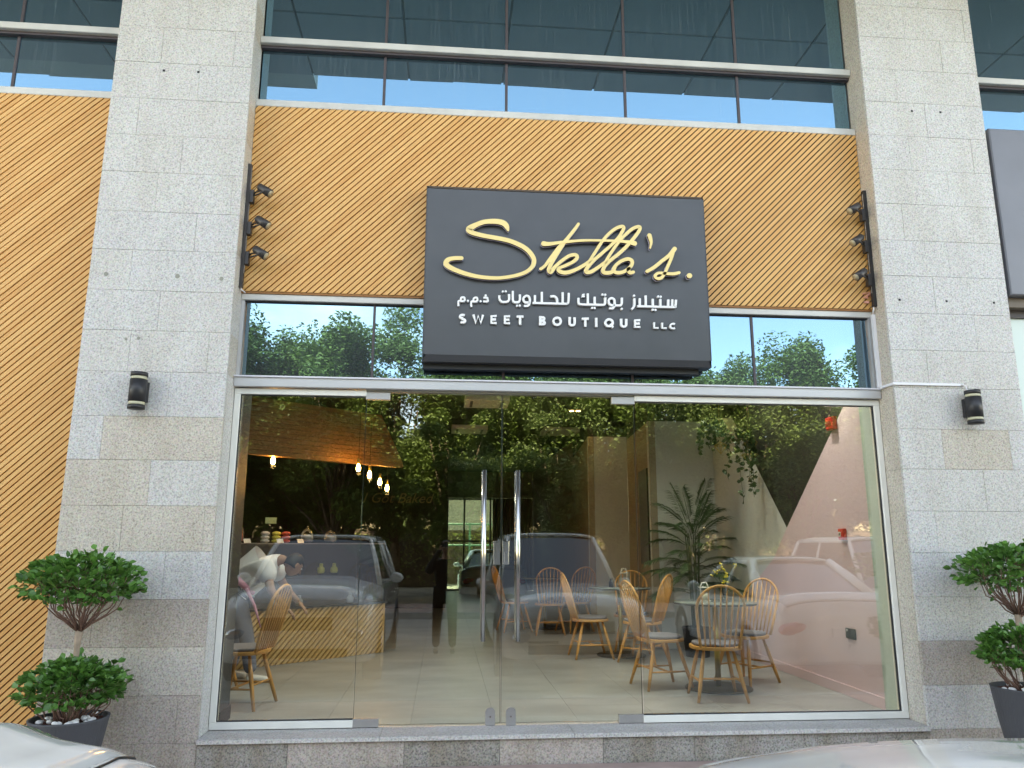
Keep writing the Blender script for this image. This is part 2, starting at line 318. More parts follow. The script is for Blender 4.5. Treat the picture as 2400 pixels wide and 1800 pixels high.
def thing(name, label, cat, loc=(0, 0, 0), rz=0, group=None):
    o = bpy.data.objects.new(name, None); C.objects.link(o); o.location = loc; o.rotation_euler = (0, 0, rz); o.empty_display_size = 0.1
    return tag(o, label, cat, group)
def struct(o): o['kind'] = 'structure'; return o
def kids(o): return [c for c in C.objects if c.parent == o]
def copy_tree(o, parent=None):
    c = o.copy(); C.objects.link(c)
    if parent: c.parent = parent
    for ch in kids(o): copy_tree(ch, c)
    return c
def clip_band(c, d, x0, x1, z0, z1):      # band |z - x - c| < d clipped to a rectangle
    poly = [(x0, z0), (x1, z0), (x1, z1), (x0, z1)]
    for sgn in (1, -1):
        res = []
        f = lambda p: (d - sgn * (p[1] - p[0] - c))
        for i in range(len(poly)):
            a, b = poly[i], poly[(i + 1) % len(poly)]; fa, fb = f(a), f(b)
            if fa >= 0: res.append(a)
            if (fa >= 0) != (fb >= 0):
                t = fa / (fa - fb); res.append((a[0] + t * (b[0] - a[0]), a[1] + t * (b[1] - a[1])))
        poly = res
        if len(poly) < 3: return None
    return poly
def slats(parent, x0, x1, z0, z1, pitch, width, yf, yb, m, jit=0.002, rnd=random.Random(3)):
    n = 0; c = z0 - x1
    while c < z1 - x0:
        p = clip_band(c, width / 2, x0, x1, z0, z1)
        if p and len(p) >= 3:
            dj = rnd.uniform(-jit, jit)
            MB().prism(p, yf + dj, yb).build('slat', m, parent); n += 1
        c += pitch
    return n
GOLD=[[(0.465,3.819,0.021),(0.454,3.851,0.042),(0.431,3.876,0.047),(0.391,3.888,0.0453),(0.338,3.89,0.042),(0.268,3.881,0.0386),(0.207,3.855,0.0399),(0.163,3.828,0.0483),(0.148,3.808,0.0495),(0.181,3.783,0.0386),(0.269,3.762,0.0361),(0.357,3.749,0.0361),(0.445,3.734,0.0369),(0.511,3.715,0.0378),(0.587,3.68,0.0386),(0.639,3.638,0.0386),(0.672,3.588,0.0378),(0.677,3.547,0.0357),(0.661,3.509,0.0327),(0.622,3.471,0.0302),(0.56,3.441,0.0294),(0.469,3.417,0.0285),(0.373,3.405,0.0285),(0.251,3.409,0.0311),(0.143,3.429,0.0344),(0.056,3.457,0.0369),(-0.005,3.486,0.0399),(-0.032,3.512,0.042),(-0.017,3.545,0.0378),(0.028,3.56,0.0336),(0.091,3.564,0.0327)],[(0.731,3.494,0.0246),(0.765,3.521,0.0246),(0.806,3.578,0.0281),(0.878,3.678,0.0304),(0.94,3.749,0.0292),(1.004,3.833,0.0269),(1.047,3.896,0.0234)],[(0.934,3.735,0.0234),(0.877,3.645,0.0269),(0.827,3.559,0.0304),(0.799,3.497,0.0327),(0.813,3.471,0.0351),(0.851,3.518,0.0292),(0.907,3.572,0.0269),(0.97,3.616,0.0281),(1.02,3.624,0.0304),(1.03,3.599,0.0292),(0.994,3.562,0.0269),(0.932,3.529,0.0257),(0.879,3.503,0.0269),(0.888,3.477,0.0339),(0.943,3.47,0.0327),(1.018,3.498,0.0292),(1.093,3.543,0.0281),(1.134,3.576,0.0246)],[(1.127,3.566,0.0234),(1.182,3.656,0.0246),(1.237,3.744,0.0246),(1.292,3.812,0.0257),(1.356,3.867,0.0269),(1.414,3.888,0.0292),(1.421,3.862,0.0281),(1.38,3.792,0.0269),(1.315,3.72,0.0257),(1.232,3.642,0.0269),(1.162,3.577,0.0281),(1.111,3.514,0.0304),(1.104,3.482,0.0327),(1.141,3.483,0.0304),(1.198,3.52,0.0281),(1.261,3.571,0.0246)],[(1.261,3.568,0.0234),(1.313,3.655,0.0246),(1.378,3.749,0.0246),(1.431,3.81,0.0257),(1.495,3.869,0.0269),(1.552,3.891,0.0292),(1.558,3.865,0.0281),(1.512,3.797,0.0281),(1.453,3.725,0.0281),(1.376,3.647,0.0281),(1.299,3.582,0.0281),(1.251,3.525,0.0304),(1.244,3.486,0.0327),(1.278,3.478,0.0316),(1.322,3.492,0.0304),(1.342,3.535,0.0281)],[(1.46,3.523,0.0257),(1.403,3.489,0.0292),(1.35,3.484,0.0304),(1.328,3.509,0.0281),(1.355,3.552,0.0269),(1.399,3.586,0.0281),(1.45,3.604,0.0304),(1.484,3.589,0.0316),(1.48,3.55,0.0292),(1.451,3.516,0.0281),(1.465,3.487,0.0316),(1.494,3.493,0.0257)],[(0.757,3.711,0.0421),(0.807,3.711,0.0316),(0.922,3.731,0.0246),(1.078,3.751,0.021),(1.234,3.757,0.0199),(1.36,3.757,0.021),(1.448,3.753,0.0281),(1.511,3.742,0.0421)],[(1.638,3.817,0.0363),(1.646,3.786,0.0316),(1.65,3.749,0.0222),(1.64,3.706,0.0129)],[(1.607,3.502,0.0269),(1.668,3.54,0.0292),(1.733,3.595,0.0292),(1.799,3.649,0.0316),(1.847,3.707,0.0363)],[(1.832,3.68,0.0304),(1.813,3.62,0.0269),(1.779,3.544,0.0257),(1.751,3.484,0.0257),(1.721,3.449,0.0269),(1.687,3.445,0.0257),(1.673,3.467,0.0246),(1.704,3.491,0.0234),(1.767,3.488,0.0246),(1.83,3.489,0.0269),(1.875,3.5,0.0246)],[(1.96,3.476,0.0433),(1.962,3.477,0.0433)]]
ARABIC=[[(0.074,3.166,0.0153),(0.074,3.208,0.0153),(0.096,3.21,0.0153),(0.123,3.211,0.0153)],[(0.092,3.213,0.0153),(0.092,3.23,0.0153),(0.1,3.24,0.0153),(0.118,3.241,0.0153),(0.122,3.229,0.0153),(0.123,3.213,0.0153)],[(0.176,3.164,0.0153),(0.176,3.207,0.0153),(0.197,3.209,0.0153),(0.224,3.21,0.0153)],[(0.194,3.212,0.0153),(0.193,3.229,0.0153),(0.202,3.24,0.0153),(0.219,3.241,0.0153),(0.224,3.228,0.0153),(0.224,3.212,0.0153)],[(0.272,3.243,0.0153),(0.3,3.244,0.0153),(0.305,3.234,0.0153),(0.305,3.213,0.0153),(0.27,3.212,0.0153)],[(0.4,3.266,0.0171),(0.4,3.24,0.0171),(0.417,3.215,0.0171),(0.457,3.214,0.0171),(0.477,3.232,0.0171),(0.478,3.279,0.0171)],[(0.508,3.307,0.0171),(0.508,3.233,0.0171),(0.522,3.214,0.0171),(0.55,3.215,0.0171),(0.564,3.233,0.0171),(0.565,3.279,0.0171)],[(0.642,3.216,0.0171),(0.61,3.215,0.0171),(0.595,3.229,0.0171),(0.595,3.253,0.0171),(0.62,3.271,0.0171),(0.642,3.257,0.0171),(0.644,3.213,0.0171),(0.629,3.188,0.0171),(0.597,3.185,0.0171)],[(0.667,3.212,0.0171),(0.779,3.212,0.0171),(0.929,3.213,0.0171),(0.951,3.218,0.0171),(0.959,3.237,0.0171),(0.962,3.305,0.0171)],[(0.687,3.278,0.0171),(0.686,3.216,0.0171)],[(0.743,3.307,0.0171),(0.742,3.215,0.0171)],[(0.913,3.309,0.0171),(0.911,3.217,0.0171)],[(0.812,3.27,0.0171),(0.84,3.273,0.0171),(0.86,3.261,0.0171),(0.867,3.242,0.0171),(0.867,3.216,0.0171)],[(0.148,3.213,0.0171),(0.149,3.213,0.0171)],[(0.249,3.213,0.0171),(0.25,3.213,0.0171)],[(0.289,3.263,0.0171),(0.29,3.263,0.0171)],[(0.427,3.3,0.0171),(0.428,3.3,0.0171)],[(0.45,3.301,0.0171),(0.451,3.301,0.0171)],[(0.542,3.185,0.0171),(0.542,3.185,0.0171)],[(0.563,3.186,0.0171),(0.564,3.186,0.0171)],[(1.041,3.265,0.0171),(1.041,3.23,0.0171),(1.058,3.212,0.0171),(1.163,3.212,0.0171),(1.241,3.213,0.0171),(1.258,3.227,0.0171),(1.26,3.276,0.0171)],[(1.118,3.306,0.0171),(1.118,3.214,0.0171)],[(1.174,3.279,0.0171),(1.173,3.215,0.0171)],[(1.091,3.298,0.0099),(1.075,3.294,0.0099),(1.077,3.284,0.0099),(1.092,3.281,0.0099)],[(1.093,3.28,0.0099),(1.067,3.276,0.0099)],[(1.336,3.211,0.0171),(1.301,3.215,0.0171),(1.288,3.236,0.0171),(1.292,3.26,0.0171),(1.314,3.272,0.0171),(1.334,3.26,0.0171),(1.337,3.235,0.0171),(1.335,3.208,0.0171),(1.319,3.186,0.0171),(1.29,3.185,0.0171)],[(1.339,3.211,0.0171),(1.379,3.212,0.0171),(1.394,3.227,0.0171),(1.398,3.278,0.0171)],[(1.5,3.276,0.0171),(1.499,3.222,0.0171),(1.491,3.2,0.0171),(1.475,3.182,0.0171)],[(1.522,3.21,0.0171),(1.616,3.211,0.0171),(1.82,3.212,0.0171),(1.84,3.223,0.0171),(1.848,3.275,0.0171)],[(1.546,3.278,0.0171),(1.544,3.212,0.0171)],[(1.596,3.304,0.0171),(1.594,3.213,0.0171)],[(1.654,3.276,0.0171),(1.653,3.214,0.0171)],[(1.717,3.276,0.0171),(1.715,3.214,0.0171)],[(1.783,3.275,0.0171),(1.78,3.215,0.0171)],[(1.816,3.276,0.0171),(1.813,3.215,0.0171)],[(1.238,3.3,0.018),(1.239,3.3,0.018)],[(1.26,3.299,0.018),(1.261,3.299,0.018)],[(1.151,3.185,0.018),(1.152,3.185,0.018)],[(1.171,3.184,0.018),(1.172,3.184,0.018)],[(1.394,3.184,0.018),(1.395,3.184,0.018)],[(1.498,3.298,0.018),(1.499,3.298,0.018)],[(1.699,3.297,0.018),(1.7,3.297,0.018)],[(1.72,3.297,0.018),(1.721,3.297,0.018)],[(1.65,3.184,0.018),(1.651,3.184,0.018)],[(1.672,3.183,0.018),(1.673,3.183,0.018)]]
LATIN=[[[(0.123,3.091,0.0185),(0.118,3.094,0.0185),(0.112,3.095,0.0185),(0.105,3.095,0.0185),(0.098,3.094,0.0185),(0.093,3.091,0.0185),(0.089,3.087,0.0185),(0.087,3.083,0.0185),(0.088,3.079,0.0185),(0.091,3.075,0.0185),(0.095,3.072,0.0185),(0.101,3.07,0.0185),(0.108,3.069,0.0185),(0.108,3.059,0.0185),(0.115,3.059,0.0185),(0.121,3.057,0.0185),(0.126,3.054,0.0185),(0.128,3.05,0.0185),(0.129,3.046,0.0185),(0.127,3.041,0.0185),(0.123,3.038,0.0185),(0.118,3.035,0.0185),(0.111,3.033,0.0185),(0.104,3.033,0.0185),(0.098,3.035,0.0185),(0.093,3.037,0.0185)]],[[(0.194,3.101,0.0185),(0.214,3.032,0.0185),(0.232,3.093,0.0185),(0.252,3.033,0.0185),(0.27,3.101,0.0185)]],[[(0.379,3.094,0.0185),(0.338,3.093,0.0185),(0.338,3.035,0.0185),(0.379,3.036,0.0185)],[(0.338,3.064,0.0185),(0.374,3.065,0.0185)]],[[(0.486,3.095,0.0185),(0.445,3.094,0.0185),(0.445,3.036,0.0185),(0.486,3.037,0.0185)],[(0.445,3.065,0.0185),(0.481,3.066,0.0185)]],[[(0.539,3.094,0.0185),(0.594,3.095,0.0185)],[(0.567,3.095,0.0185),(0.567,3.027,0.0185)]],[[(0.729,3.093,0.0185),(0.748,3.093,0.0185),(0.748,3.093,0.0185),(0.753,3.093,0.0185),(0.758,3.09,0.0185),(0.76,3.087,0.0185),(0.761,3.082,0.0185),(0.76,3.078,0.0185),(0.757,3.074,0.0185),(0.753,3.071,0.0185),(0.748,3.07,0.0185),(0.729,3.064,0.0185)],[(0.729,3.064,0.0185),(0.75,3.065,0.0185),(0.75,3.058,0.0185),(0.756,3.057,0.0185),(0.761,3.055,0.0185),(0.764,3.052,0.0185),(0.765,3.047,0.0185),(0.764,3.043,0.0185),(0.761,3.04,0.0185),(0.756,3.037,0.0185),(0.75,3.036,0.0185),(0.729,3.035,0.0185)],[(0.729,3.103,0.0185),(0.729,3.026,0.0185)]],[[(0.895,3.065,0.0185),(0.894,3.073,0.0185),(0.891,3.08,0.0185),(0.886,3.086,0.0185),(0.88,3.091,0.0185),(0.873,3.093,0.0185),(0.865,3.094,0.0185),(0.858,3.093,0.0185),(0.85,3.09,0.0185),(0.844,3.085,0.0185),(0.839,3.079,0.0185),(0.836,3.071,0.0185),(0.835,3.064,0.0185),(0.836,3.056,0.0185),(0.839,3.049,0.0185),(0.844,3.043,0.0185),(0.85,3.038,0.0185),(0.857,3.036,0.0185),(0.865,3.035,0.0185),(0.872,3.036,0.0185),(0.88,3.039,0.0185),(0.886,3.044,0.0185),(0.891,3.05,0.0185),(0.894,3.058,0.0185),(0.895,3.065,0.0185)]],[[(0.967,3.103,0.0185),(0.966,3.063,0.0185),(0.966,3.051,0.0185),(0.967,3.046,0.0185),(0.97,3.041,0.0185),(0.974,3.038,0.0185),(0.98,3.035,0.0185),(0.986,3.035,0.0185),(0.992,3.036,0.0185),(0.998,3.038,0.0185),(1.003,3.042,0.0185),(1.005,3.047,0.0185),(1.007,3.052,0.0185),(1.007,3.101,0.0185)]],[[(1.066,3.091,0.0185),(1.122,3.093,0.0185)],[(1.094,3.092,0.0185),(1.093,3.026,0.0185)]],[[(1.183,3.102,0.0185),(1.182,3.025,0.0185)]],[[(1.317,3.065,0.0185),(1.317,3.072,0.0185),(1.314,3.079,0.0185),(1.309,3.085,0.0185),(1.303,3.089,0.0185),(1.296,3.092,0.0185),(1.288,3.093,0.0185),(1.28,3.092,0.0185),(1.273,3.088,0.0185),(1.267,3.084,0.0185),(1.262,3.078,0.0185),(1.258,3.07,0.0185),(1.257,3.063,0.0185),(1.258,3.055,0.0185),(1.261,3.049,0.0185),(1.266,3.043,0.0185),(1.272,3.038,0.0185),(1.279,3.036,0.0185),(1.287,3.035,0.0185),(1.294,3.036,0.0185),(1.302,3.039,0.0185),(1.308,3.044,0.0185),(1.313,3.05,0.0185),(1.316,3.057,0.0185),(1.317,3.065,0.0185)],[(1.294,3.053,0.0185),(1.32,3.026,0.0185)]],[[(1.388,3.101,0.0185),(1.387,3.063,0.0185),(1.387,3.052,0.0185),(1.388,3.047,0.0185),(1.391,3.042,0.0185),(1.395,3.038,0.0185),(1.401,3.036,0.0185),(1.407,3.035,0.0185),(1.413,3.036,0.0185),(1.419,3.039,0.0185),(1.424,3.043,0.0185),(1.427,3.048,0.0185),(1.428,3.053,0.0185),(1.429,3.1,0.0185)]],[[(1.544,3.092,0.0185),(1.502,3.091,0.0185),(1.5,3.034,0.0185),(1.543,3.036,0.0185)],[(1.501,3.063,0.0185),(1.538,3.064,0.0185)]],[[(1.659,3.078,0.0143),(1.657,3.031,0.0143),(1.693,3.032,0.0143)]],[[(1.726,3.077,0.0143),(1.724,3.031,0.0143),(1.76,3.032,0.0143)]],[[(1.83,3.067,0.0143),(1.824,3.07,0.0143),(1.816,3.071,0.0143),(1.809,3.07,0.0143),(1.802,3.067,0.0143),(1.796,3.062,0.0143),(1.792,3.056,0.0143),(1.791,3.05,0.0143),(1.792,3.043,0.0143),(1.795,3.038,0.0143),(1.8,3.033,0.0143),(1.807,3.031,0.0143),(1.815,3.03,0.0143),(1.822,3.032,0.0143),(1.829,3.035,0.0143)]]]
# ================================================================ SETTING
FW, FE = -1.662, 3.622          # bay edges (reveals)
PY = -0.264                     # pier front plane
struct(MB().box(-300, 300, -300, 300, -0.60, -0.362).build('ground', SAND))
struct(MB().box(-60, 60, -11.9, -2.12, -0.60, -0.35).build('road', ROAD))
struct(MB().box(-60, 60, -2.0, -0.30, -0.60, -0.20).build('pavement', PAVE))
k = MB(); x = -14.0
kb = thing('kerb', 'concrete kerb stones edging the pink pavement in front of the shop', 'kerb'); kb['kind'] = 'structure'; del kb['category']
while x < 14: MB().bbox(x, x + 0.995, -2.118, -2.002, -0.60, -0.195, 0.01).build('kerb_stone', KERB, kb); x += 1.0
struct(MB().box(-60, 60, -12.1, -11.9, -0.60, -0.205).build('far_kerb', KERB))
struct(MB().box(-60, 60, -14.6, -12.1, -0.60, -0.21).build('far_pavement', PAVE))

# ---------------------------------------------------------------- building shell above and inside
bld = thing('building', 'office building overhanging the shops with a panelled soffit', 'building')
MB().box(-22, 26, -2.60, 17.4, 7.03, 20.7).build('upper_wall', RENDERW, bld)  # unseen upper mass; its height is shaped to shade the lower tree crowns
MB().box(-22, FW - 0.07, -2.90, -2.601, 6.99, 7.6).build('fascia_beam', RENDERW, bld)
MB().box(-22, 26, -2.59, 0.30, 7.005, 7.029).build('soffit_backing', SOFFIT_BACK, bld)
for i in range(-7, 9):
    for j in range(2):
        xa = -0.565 + 1.17 * i; ya = -1.44 + 1.17 * (j - 1)
        MB().box(xa + 0.014, xa + 1.156, ya + 0.014, ya + 1.156, 6.985, 7.004).build('soffit_panel', SOFFIT, bld)
MB().box(-22, -8.2, 0.02, 17.4, -0.36, 7.0).build('side_wall', RENDERW, bld)
MB().box(9.0, 26, 0.02, 17.4, -0.36, 7.0).build('side_wall', RENDERW, bld)
MB().box(-8.2, FW - 0.005, 0.08, 0.30, -0.36, 3.2).build('inner_front_wall', BLACKWALL, bld)
MB().box(FE + 0.005, 9.0, 0.08, 0.30, -0.36, 3.2).build('inner_front_wall', BLACKWALL, bld)
MB().box(-8.2, 9.0, 0.10, 0.30, 3.42, 7.0).build('inner_front_wall', BLACKWALL, bld)
MB().box(-8.2, 9.0, 0.31, 17.0, 3.42, 3.6).build('floor_slab', BLACKWALL, bld)

# interior room
fl = thing('floor', 'large grey porcelain floor tiles inside the shop', None); fl['kind'] = 'structure'
MB().box(-4.2, 3.75, 0.031, 17.0, -0.30, -0.012).build('screed', mat('dark_grout', (0.10, 0.095, 0.085), 0.8), fl)
tx = -0.861 - 0.637 * 6
cols = []
while tx < 3.8: cols.append(tx); tx += 0.637
for ci, xa in enumerate(cols):
    ya = 0.032; L_ = 1.27; first = 0.62 if ci % 2 else 1.27
    yb = ya + first
    while ya < 16.5:
        MB().box(max(xa, -4.19) + 0.0012, min(xa + 0.637, 3.74) - 0.0012, ya + 0.001, min(yb, 16.6) - 0.001, -0.012, 0.0).build('tile', FLOOR, fl)
        ya = yb; yb = ya + L_ if ya < 7 else ya + 5.0
struct(MB().box(-4.2, 3.75, 0.31, 17.0, 3.38, 3.415).build('ceiling', BLACKWALL))
struct(MB().box(-4.3, -4.2, 0.31, 11.0, -0.01, 3.379).build('wall_left', BLACKWALL))
struct(MB().box(-4.2, 0.052, 10.5, 10.7, -0.01, 3.379).build('wall_back', BLACKWALL))
struct(MB().box(-0.10, 0.052, 10.71, 17.0, -0.01, 3.379).build('wall_corridor', BLACKWALL))
struct(MB().box(-1.95, -1.622, 0.085, 0.36, 0.0, 3.37).build('column_dark', mat('dark_column_paint', (0.045, 0.05, 0.06), 0.5)))
struct(MB().box(-1.97, -1.612, 0.082, 0.375, 0.0, 0.10).build('column_plinth', TRIM))
struct(MB().box(3.600, 3.618, 0.07, 0.262, 0.0, 3.37).build('column_pale', PALEGREEN))
# right wall : pink field below zigzag paint lines, grey-white field, black field above
def wallx(x, poly, th=0.1):
    n = len(poly); vs = [(x, y, z) for y, z in poly] + [(x + th, y, z) for y, z in poly]
    return MB().add(vs, [tuple(range(n)), tuple(range(2 * n - 1, n - 1, -1))] + [(i, i + n, (i + 1) % n + n, (i + 1) % n) for i in range(n)])
V = (1.906, 1.492); BR = (4.05, 0.02)
struct(wallx(3.62, [(0.262, 0.0), (4.05, 0.0), (3.22, 0.692), (2.281, 1.176), V, (0.52, 2.583), (0.262, 2.80)]).build('wall_right_pink', PINK))
struct(wallx(3.62, [(4.05, 0.0), (4.05, 3.00), (3.278, 2.618 + .28), V, (2.281, 1.176), (3.22, 0.692)]).build('wall_right_grey', GREYWALL))
struct(wallx(3.62, [(0.262, 2.80), (0.52, 2.583), V, (3.278, 2.898), (4.05, 3.00), (4.05, 3.379), (0.262, 3.379)]).build('wall_right_black', BLACKWALL))
struct(MB().box(3.606, 3.619, 0.28, 4.03, 0.001, 0.09).build('skirting_pink', PINK))
def wallpanel(name, a, b, z0, z1, m, th=0.12, side=1):
    a = Vector(a); b = Vector(b); d = (b - a).normalized(); n = Vector((-d.y, d.x)) * th * side
    return struct(MB().zprism([a, b, b + n, a + n], z0, z1).build(name, m))
wallpanel('wall_block_front', (3.74, 4.05), (2.735, 4.05), 0.0, 2.962, GREYWALL, 0.10, -1)
wallpanel('wall_block_front_upper', (3.74, 4.05), (2.735, 4.05), 2.963, 3.379, BLACKWALL, 0.10, -1)
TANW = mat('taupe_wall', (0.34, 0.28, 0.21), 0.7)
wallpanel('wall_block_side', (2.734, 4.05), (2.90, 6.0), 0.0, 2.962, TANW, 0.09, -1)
wallpanel('wall_block_side_upper', (2.734, 4.05), (2.90, 6.0), 2.963, 3.379, BLACKWALL, 0.09, -1)
wallpanel('wall_rear_block_front', (2.899, 6.0), (2.27, 6.0), 0.0, 3.01, GREYWALL, 0.10, -1)
wallpanel('wall_rear_block_front_upper', (2.899, 6.0), (2.27, 6.0), 3.011, 3.379, BLACKWALL, 0.10, -1)
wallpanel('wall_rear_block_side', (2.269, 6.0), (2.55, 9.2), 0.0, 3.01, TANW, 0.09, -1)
wallpanel('wall_rear_block_side_upper', (2.269, 6.0), (2.55, 9.2), 3.011, 3.379, BLACKWALL, 0.09, -1)
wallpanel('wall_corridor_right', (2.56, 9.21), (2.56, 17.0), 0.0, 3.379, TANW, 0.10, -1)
# black menu screen on the side of the block
scr = MB(); a = Vector((2.757, 4.42)); b = Vector((2.775, 4.62)); 
def onside(y): return 2.734 + (y - 4.05) * (0.166 / 1.95)
scr.add([(onside(4.14) - .03, 4.14, 1.05), (onside(4.80) - .03, 4.80, 1.05), (onside(4.80) - .03, 4.80, 2.33), (onside(4.14) - .03, 4.14, 2.33),
         (onside(4.14) - .004, 4.14, 1.05), (onside(4.80) - .004, 4.80, 1.05), (onside(4.80) - .004, 4.80, 2.33), (onside(4.14) - .004, 4.14, 2.33)],
        [(0, 3, 2, 1), (4, 5, 6, 7), (0, 1, 5, 4), (1, 2, 6, 5), (2, 3, 7, 6), (3, 0, 4, 7)])
tag(scr.build('wall_screen', mat('screen_black', (0.01, 0.011, 0.012), 0.15)), 'tall black screen mounted on the narrow taupe side of the wall block', 'screen')

# ---------------------------------------------------------------- granite piers
COURSES = [-0.026, 0.283, 0.602, 0.926, 1.258, 1.58, 1.911, 2.233, 2.572, 2.89, 3.207, 3.534, 3.852, 4.185, 4.505, 4.830, 5.155, 5.48, 5.80, 6.13, 6.45, 6.77, 6.984]
def pier(x0, x1, label, tones, splits, inner):
    t = thing('granite_pier', label, 'pier', (0, 0, 0), 0, 'granite clad piers either side of the shop front')
    MB().box(x0 + 0.012, x1 - 0.012, PY + 0.028, 0.06, -0.36, 7.0).build('core', mat('pier_mortar', (0.42, 0.41, 0.39), 0.9), t)
    g = 0.0006
    zs = [-0.34] + COURSES
    for i in range(len(zs) - 1):
        sp = [x0] + [x0 + s * (x1 - x0) for s in splits[i % len(splits)]] + [x1]
        for j in range(len(sp) - 1):
            tone = tones.get((i, j), tones.get(i, G_LIGHT if (i * 7 + j * 3) % 5 else G_BLUE))
            dy = ((i * 31 + j * 17) % 7 - 3) * 0.0004
            MB().bbox(sp[j] + g, sp[j + 1] - g, PY + dy, PY + 0.026, zs[i] + g, zs[i + 1] - g, 0.002).build('granite_panel', tone, t)
        for sx in ((x1 - 0.012, x1, 1),) if inner == 'R' else ((x0, x0 + 0.012, 0),):
            MB().box(sx[0] + 0.001, sx[1], PY + 0.030, -0.001, zs[i] + g, zs[i + 1] - g).build('reveal_panel', (G_TAN if i > 8 and i % 3 == 0 else (G_LIGHT if inner == 'R' else G_TAN)), t)
        so = (x0, x0 + 0.012) if inner == 'R' else (x1 - 0.012, x1)
        if i % 2 == 0:
            MB().box(so[0], so[1] - .001, PY + 0.030, -0.001, zs[i] + g, zs[min(i + 2, len(zs) - 1)] - g).build('reveal_panel', G_LIGHT, t)
    return t
SPL = [(0.62,), (0.33, 0.86), (0.5,), (0.28,), (0.7,), (0.4, 0.93), (0.55,), (0.21,)]
pl = pier(-2.745, FW, 'granite pier left of the shop door with a black wall lamp', {0: G_BROWN, 1: G_BROWN, 2: G_TAN, 3: G_BROWN, 4: G_LIGHT, 5: G_TAN, 6: G_LIGHT, (6, 0): G_TAN, (7, 1): G_TAN, 7: G_BLUE, 8: G_BLUE, 12: G_BLUE, 15: G_LIGHT, 18: G_LIGHT}, SPL, 'R')
pr = pier(FE, 4.712, 'granite pier right of the shop front where white conduit crosses', {0: G_BROWN, 1: G_LIGHT, 2: G_BROWN, (2, 1): G_TAN, 3: G_LIGHT, 4: G_BLUE, 6: G_LIGHT, (7, 1): G_TAN, 11: G_BLUE, 12: G_BLUE}, SPL[2:] + SPL[:2], 'L')
for px, pz in ((-2.354, 5.084), (-2.082, 5.088)):
    MB().box(px - .009, px + .009, PY - 0.0035, PY - 0.0015, pz - .009, pz + .009).build('fixing_hole', RUBBER, pl)
for px, pz in ((4.044, 5.076), (4.31, 5.079), (3.745, 3.321), (4.158, 3.321), (4.579, 3.32)):
    MB().box(px - .009, px + .009, PY - 0.0035, PY - 0.0015, pz - .009, pz + .009).build('fixing_hole', RUBBER, pr)
PATCH = mat('mortar_patch', (0.30, 0.30, 0.26), 0.9)
for px, pz, s in ((-2.62, 3.33, .016), (-2.09, 3.33, .017), (-1.76, 3.32, .016), (-2.33, 2.83, .012), (-2.42, 2.82, .010)):
    MB().prism([(px + s * math.cos(a * PI / 5), pz + s * 1.1 * math.sin(a * PI / 5)) for a in range(10)], PY - 0.0035, PY - 0.0015).build('mortar_patch', PATCH, pl)

# step: slab stones, nosing, riser stones
st = thing('entrance_step', 'low granite entrance step running the width of the shop front', 'step')
sx = [FW + 0.002, -0.42, 0.95, 2.42, FE - 0.002]
for i in range(4):
    MB().bbox(sx[i] + 0.0015, sx[i + 1] - 0.0015, PY - 0.03, 0.03, -0.034, -0.002, 0.006).build('slab_stone', G_SLAB, st)
    MB().box(sx[i] + 0.0015, sx[i + 1] - 0.0015, PY - 0.0335, PY - 0.0302, -0.030, -0.006).build('nosing_edge', G_LIGHT, st)
rx = [FW + 0.002, -1.05, -0.25, 0.42, 1.16, 1.83, 2.75, FE - 0.002]
for i in range(7):
    MB().box(rx[i] + 0.0015, rx[i + 1] - 0.0015, PY - 0.008, PY + 0.02, -0.34, -0.036).build('riser_stone', G_BROWN if i in (1, 3) else G_STEP, st)
MB().box(FW, FE, PY + 0.021, 0.03, -0.60, -0.036).build('core', KERB, st)

# ---------------------------------------------------------------- glazing bays
def bay_upper(x0, x1, mulls, label, zb=4.995, kind='c'):
    t = thing('upper_window', label, 'window', (0, 0, 0), 0, 'reflective office windows above the timber frieze')
    xs = [x0] + mulls + [x1]
    rnd = random.Random(int(x0 * 10) + 77)
    for zt0, zt1 in ((zb, 5.523), (5.583, 6.98)):
        for i in range(len(xs) - 1):
            a = rnd.uniform(-.0012, .0012); b = rnd.uniform(-.0012, .0012)
            m = MB(); x_0, x_1 = xs[i] + 0.012, xs[i + 1] - 0.012
            m.add([(x_0, a, zt0), (x_1, b, zt0), (x_1, b - a, zt1), (x_0, a, zt1), (x_0, .03, zt0), (x_1, .03, zt0), (x_1, .03, zt1), (x_0, .03, zt1)],
                  [(0, 1, 2, 3), (5, 4, 7, 6), (1, 5, 6, 2), (4, 0, 3, 7), (3, 2, 6, 7), (4, 5, 1, 0)])
            m.build('pane', BLUEGLASS, t)
    for i, mx_ in enumerate(mulls):
        MB().box(mx_ - 0.011, mx_ + 0.011, -0.012, 0.05, zb, 5.522).build('mullion', MULLION, t)
        MB().box(mx_ - 0.011, mx_ + 0.011, -0.012, 0.05, 5.584, 6.98).build('mullion', MULLION, t)
    MB().bbox(x0, x1, -0.085, 0.05, 5.523, 5.583, 0.004).build('transom', ALU_LIGHT, t)
    MB().box(x0, x1, -0.045, 0.02, 5.498, 5.5225).build('transom_gasket', MULLION, t)
    return t
bay_upper(FW + .002, FE - .002, [-0.601, 0.465, 1.53, 2.571], 'blue reflective office window band directly above the shop sign')
bay_upper(-7.6, -2.747, [-6.86, -5.79, -4.73, -3.66], 'blue reflective office window band at the far left of the left pier')
bay_upper(4.714, 8.9, [5.78, 6.85, 7.9], 'blue reflective office window band at the far right above the grey sign panel')
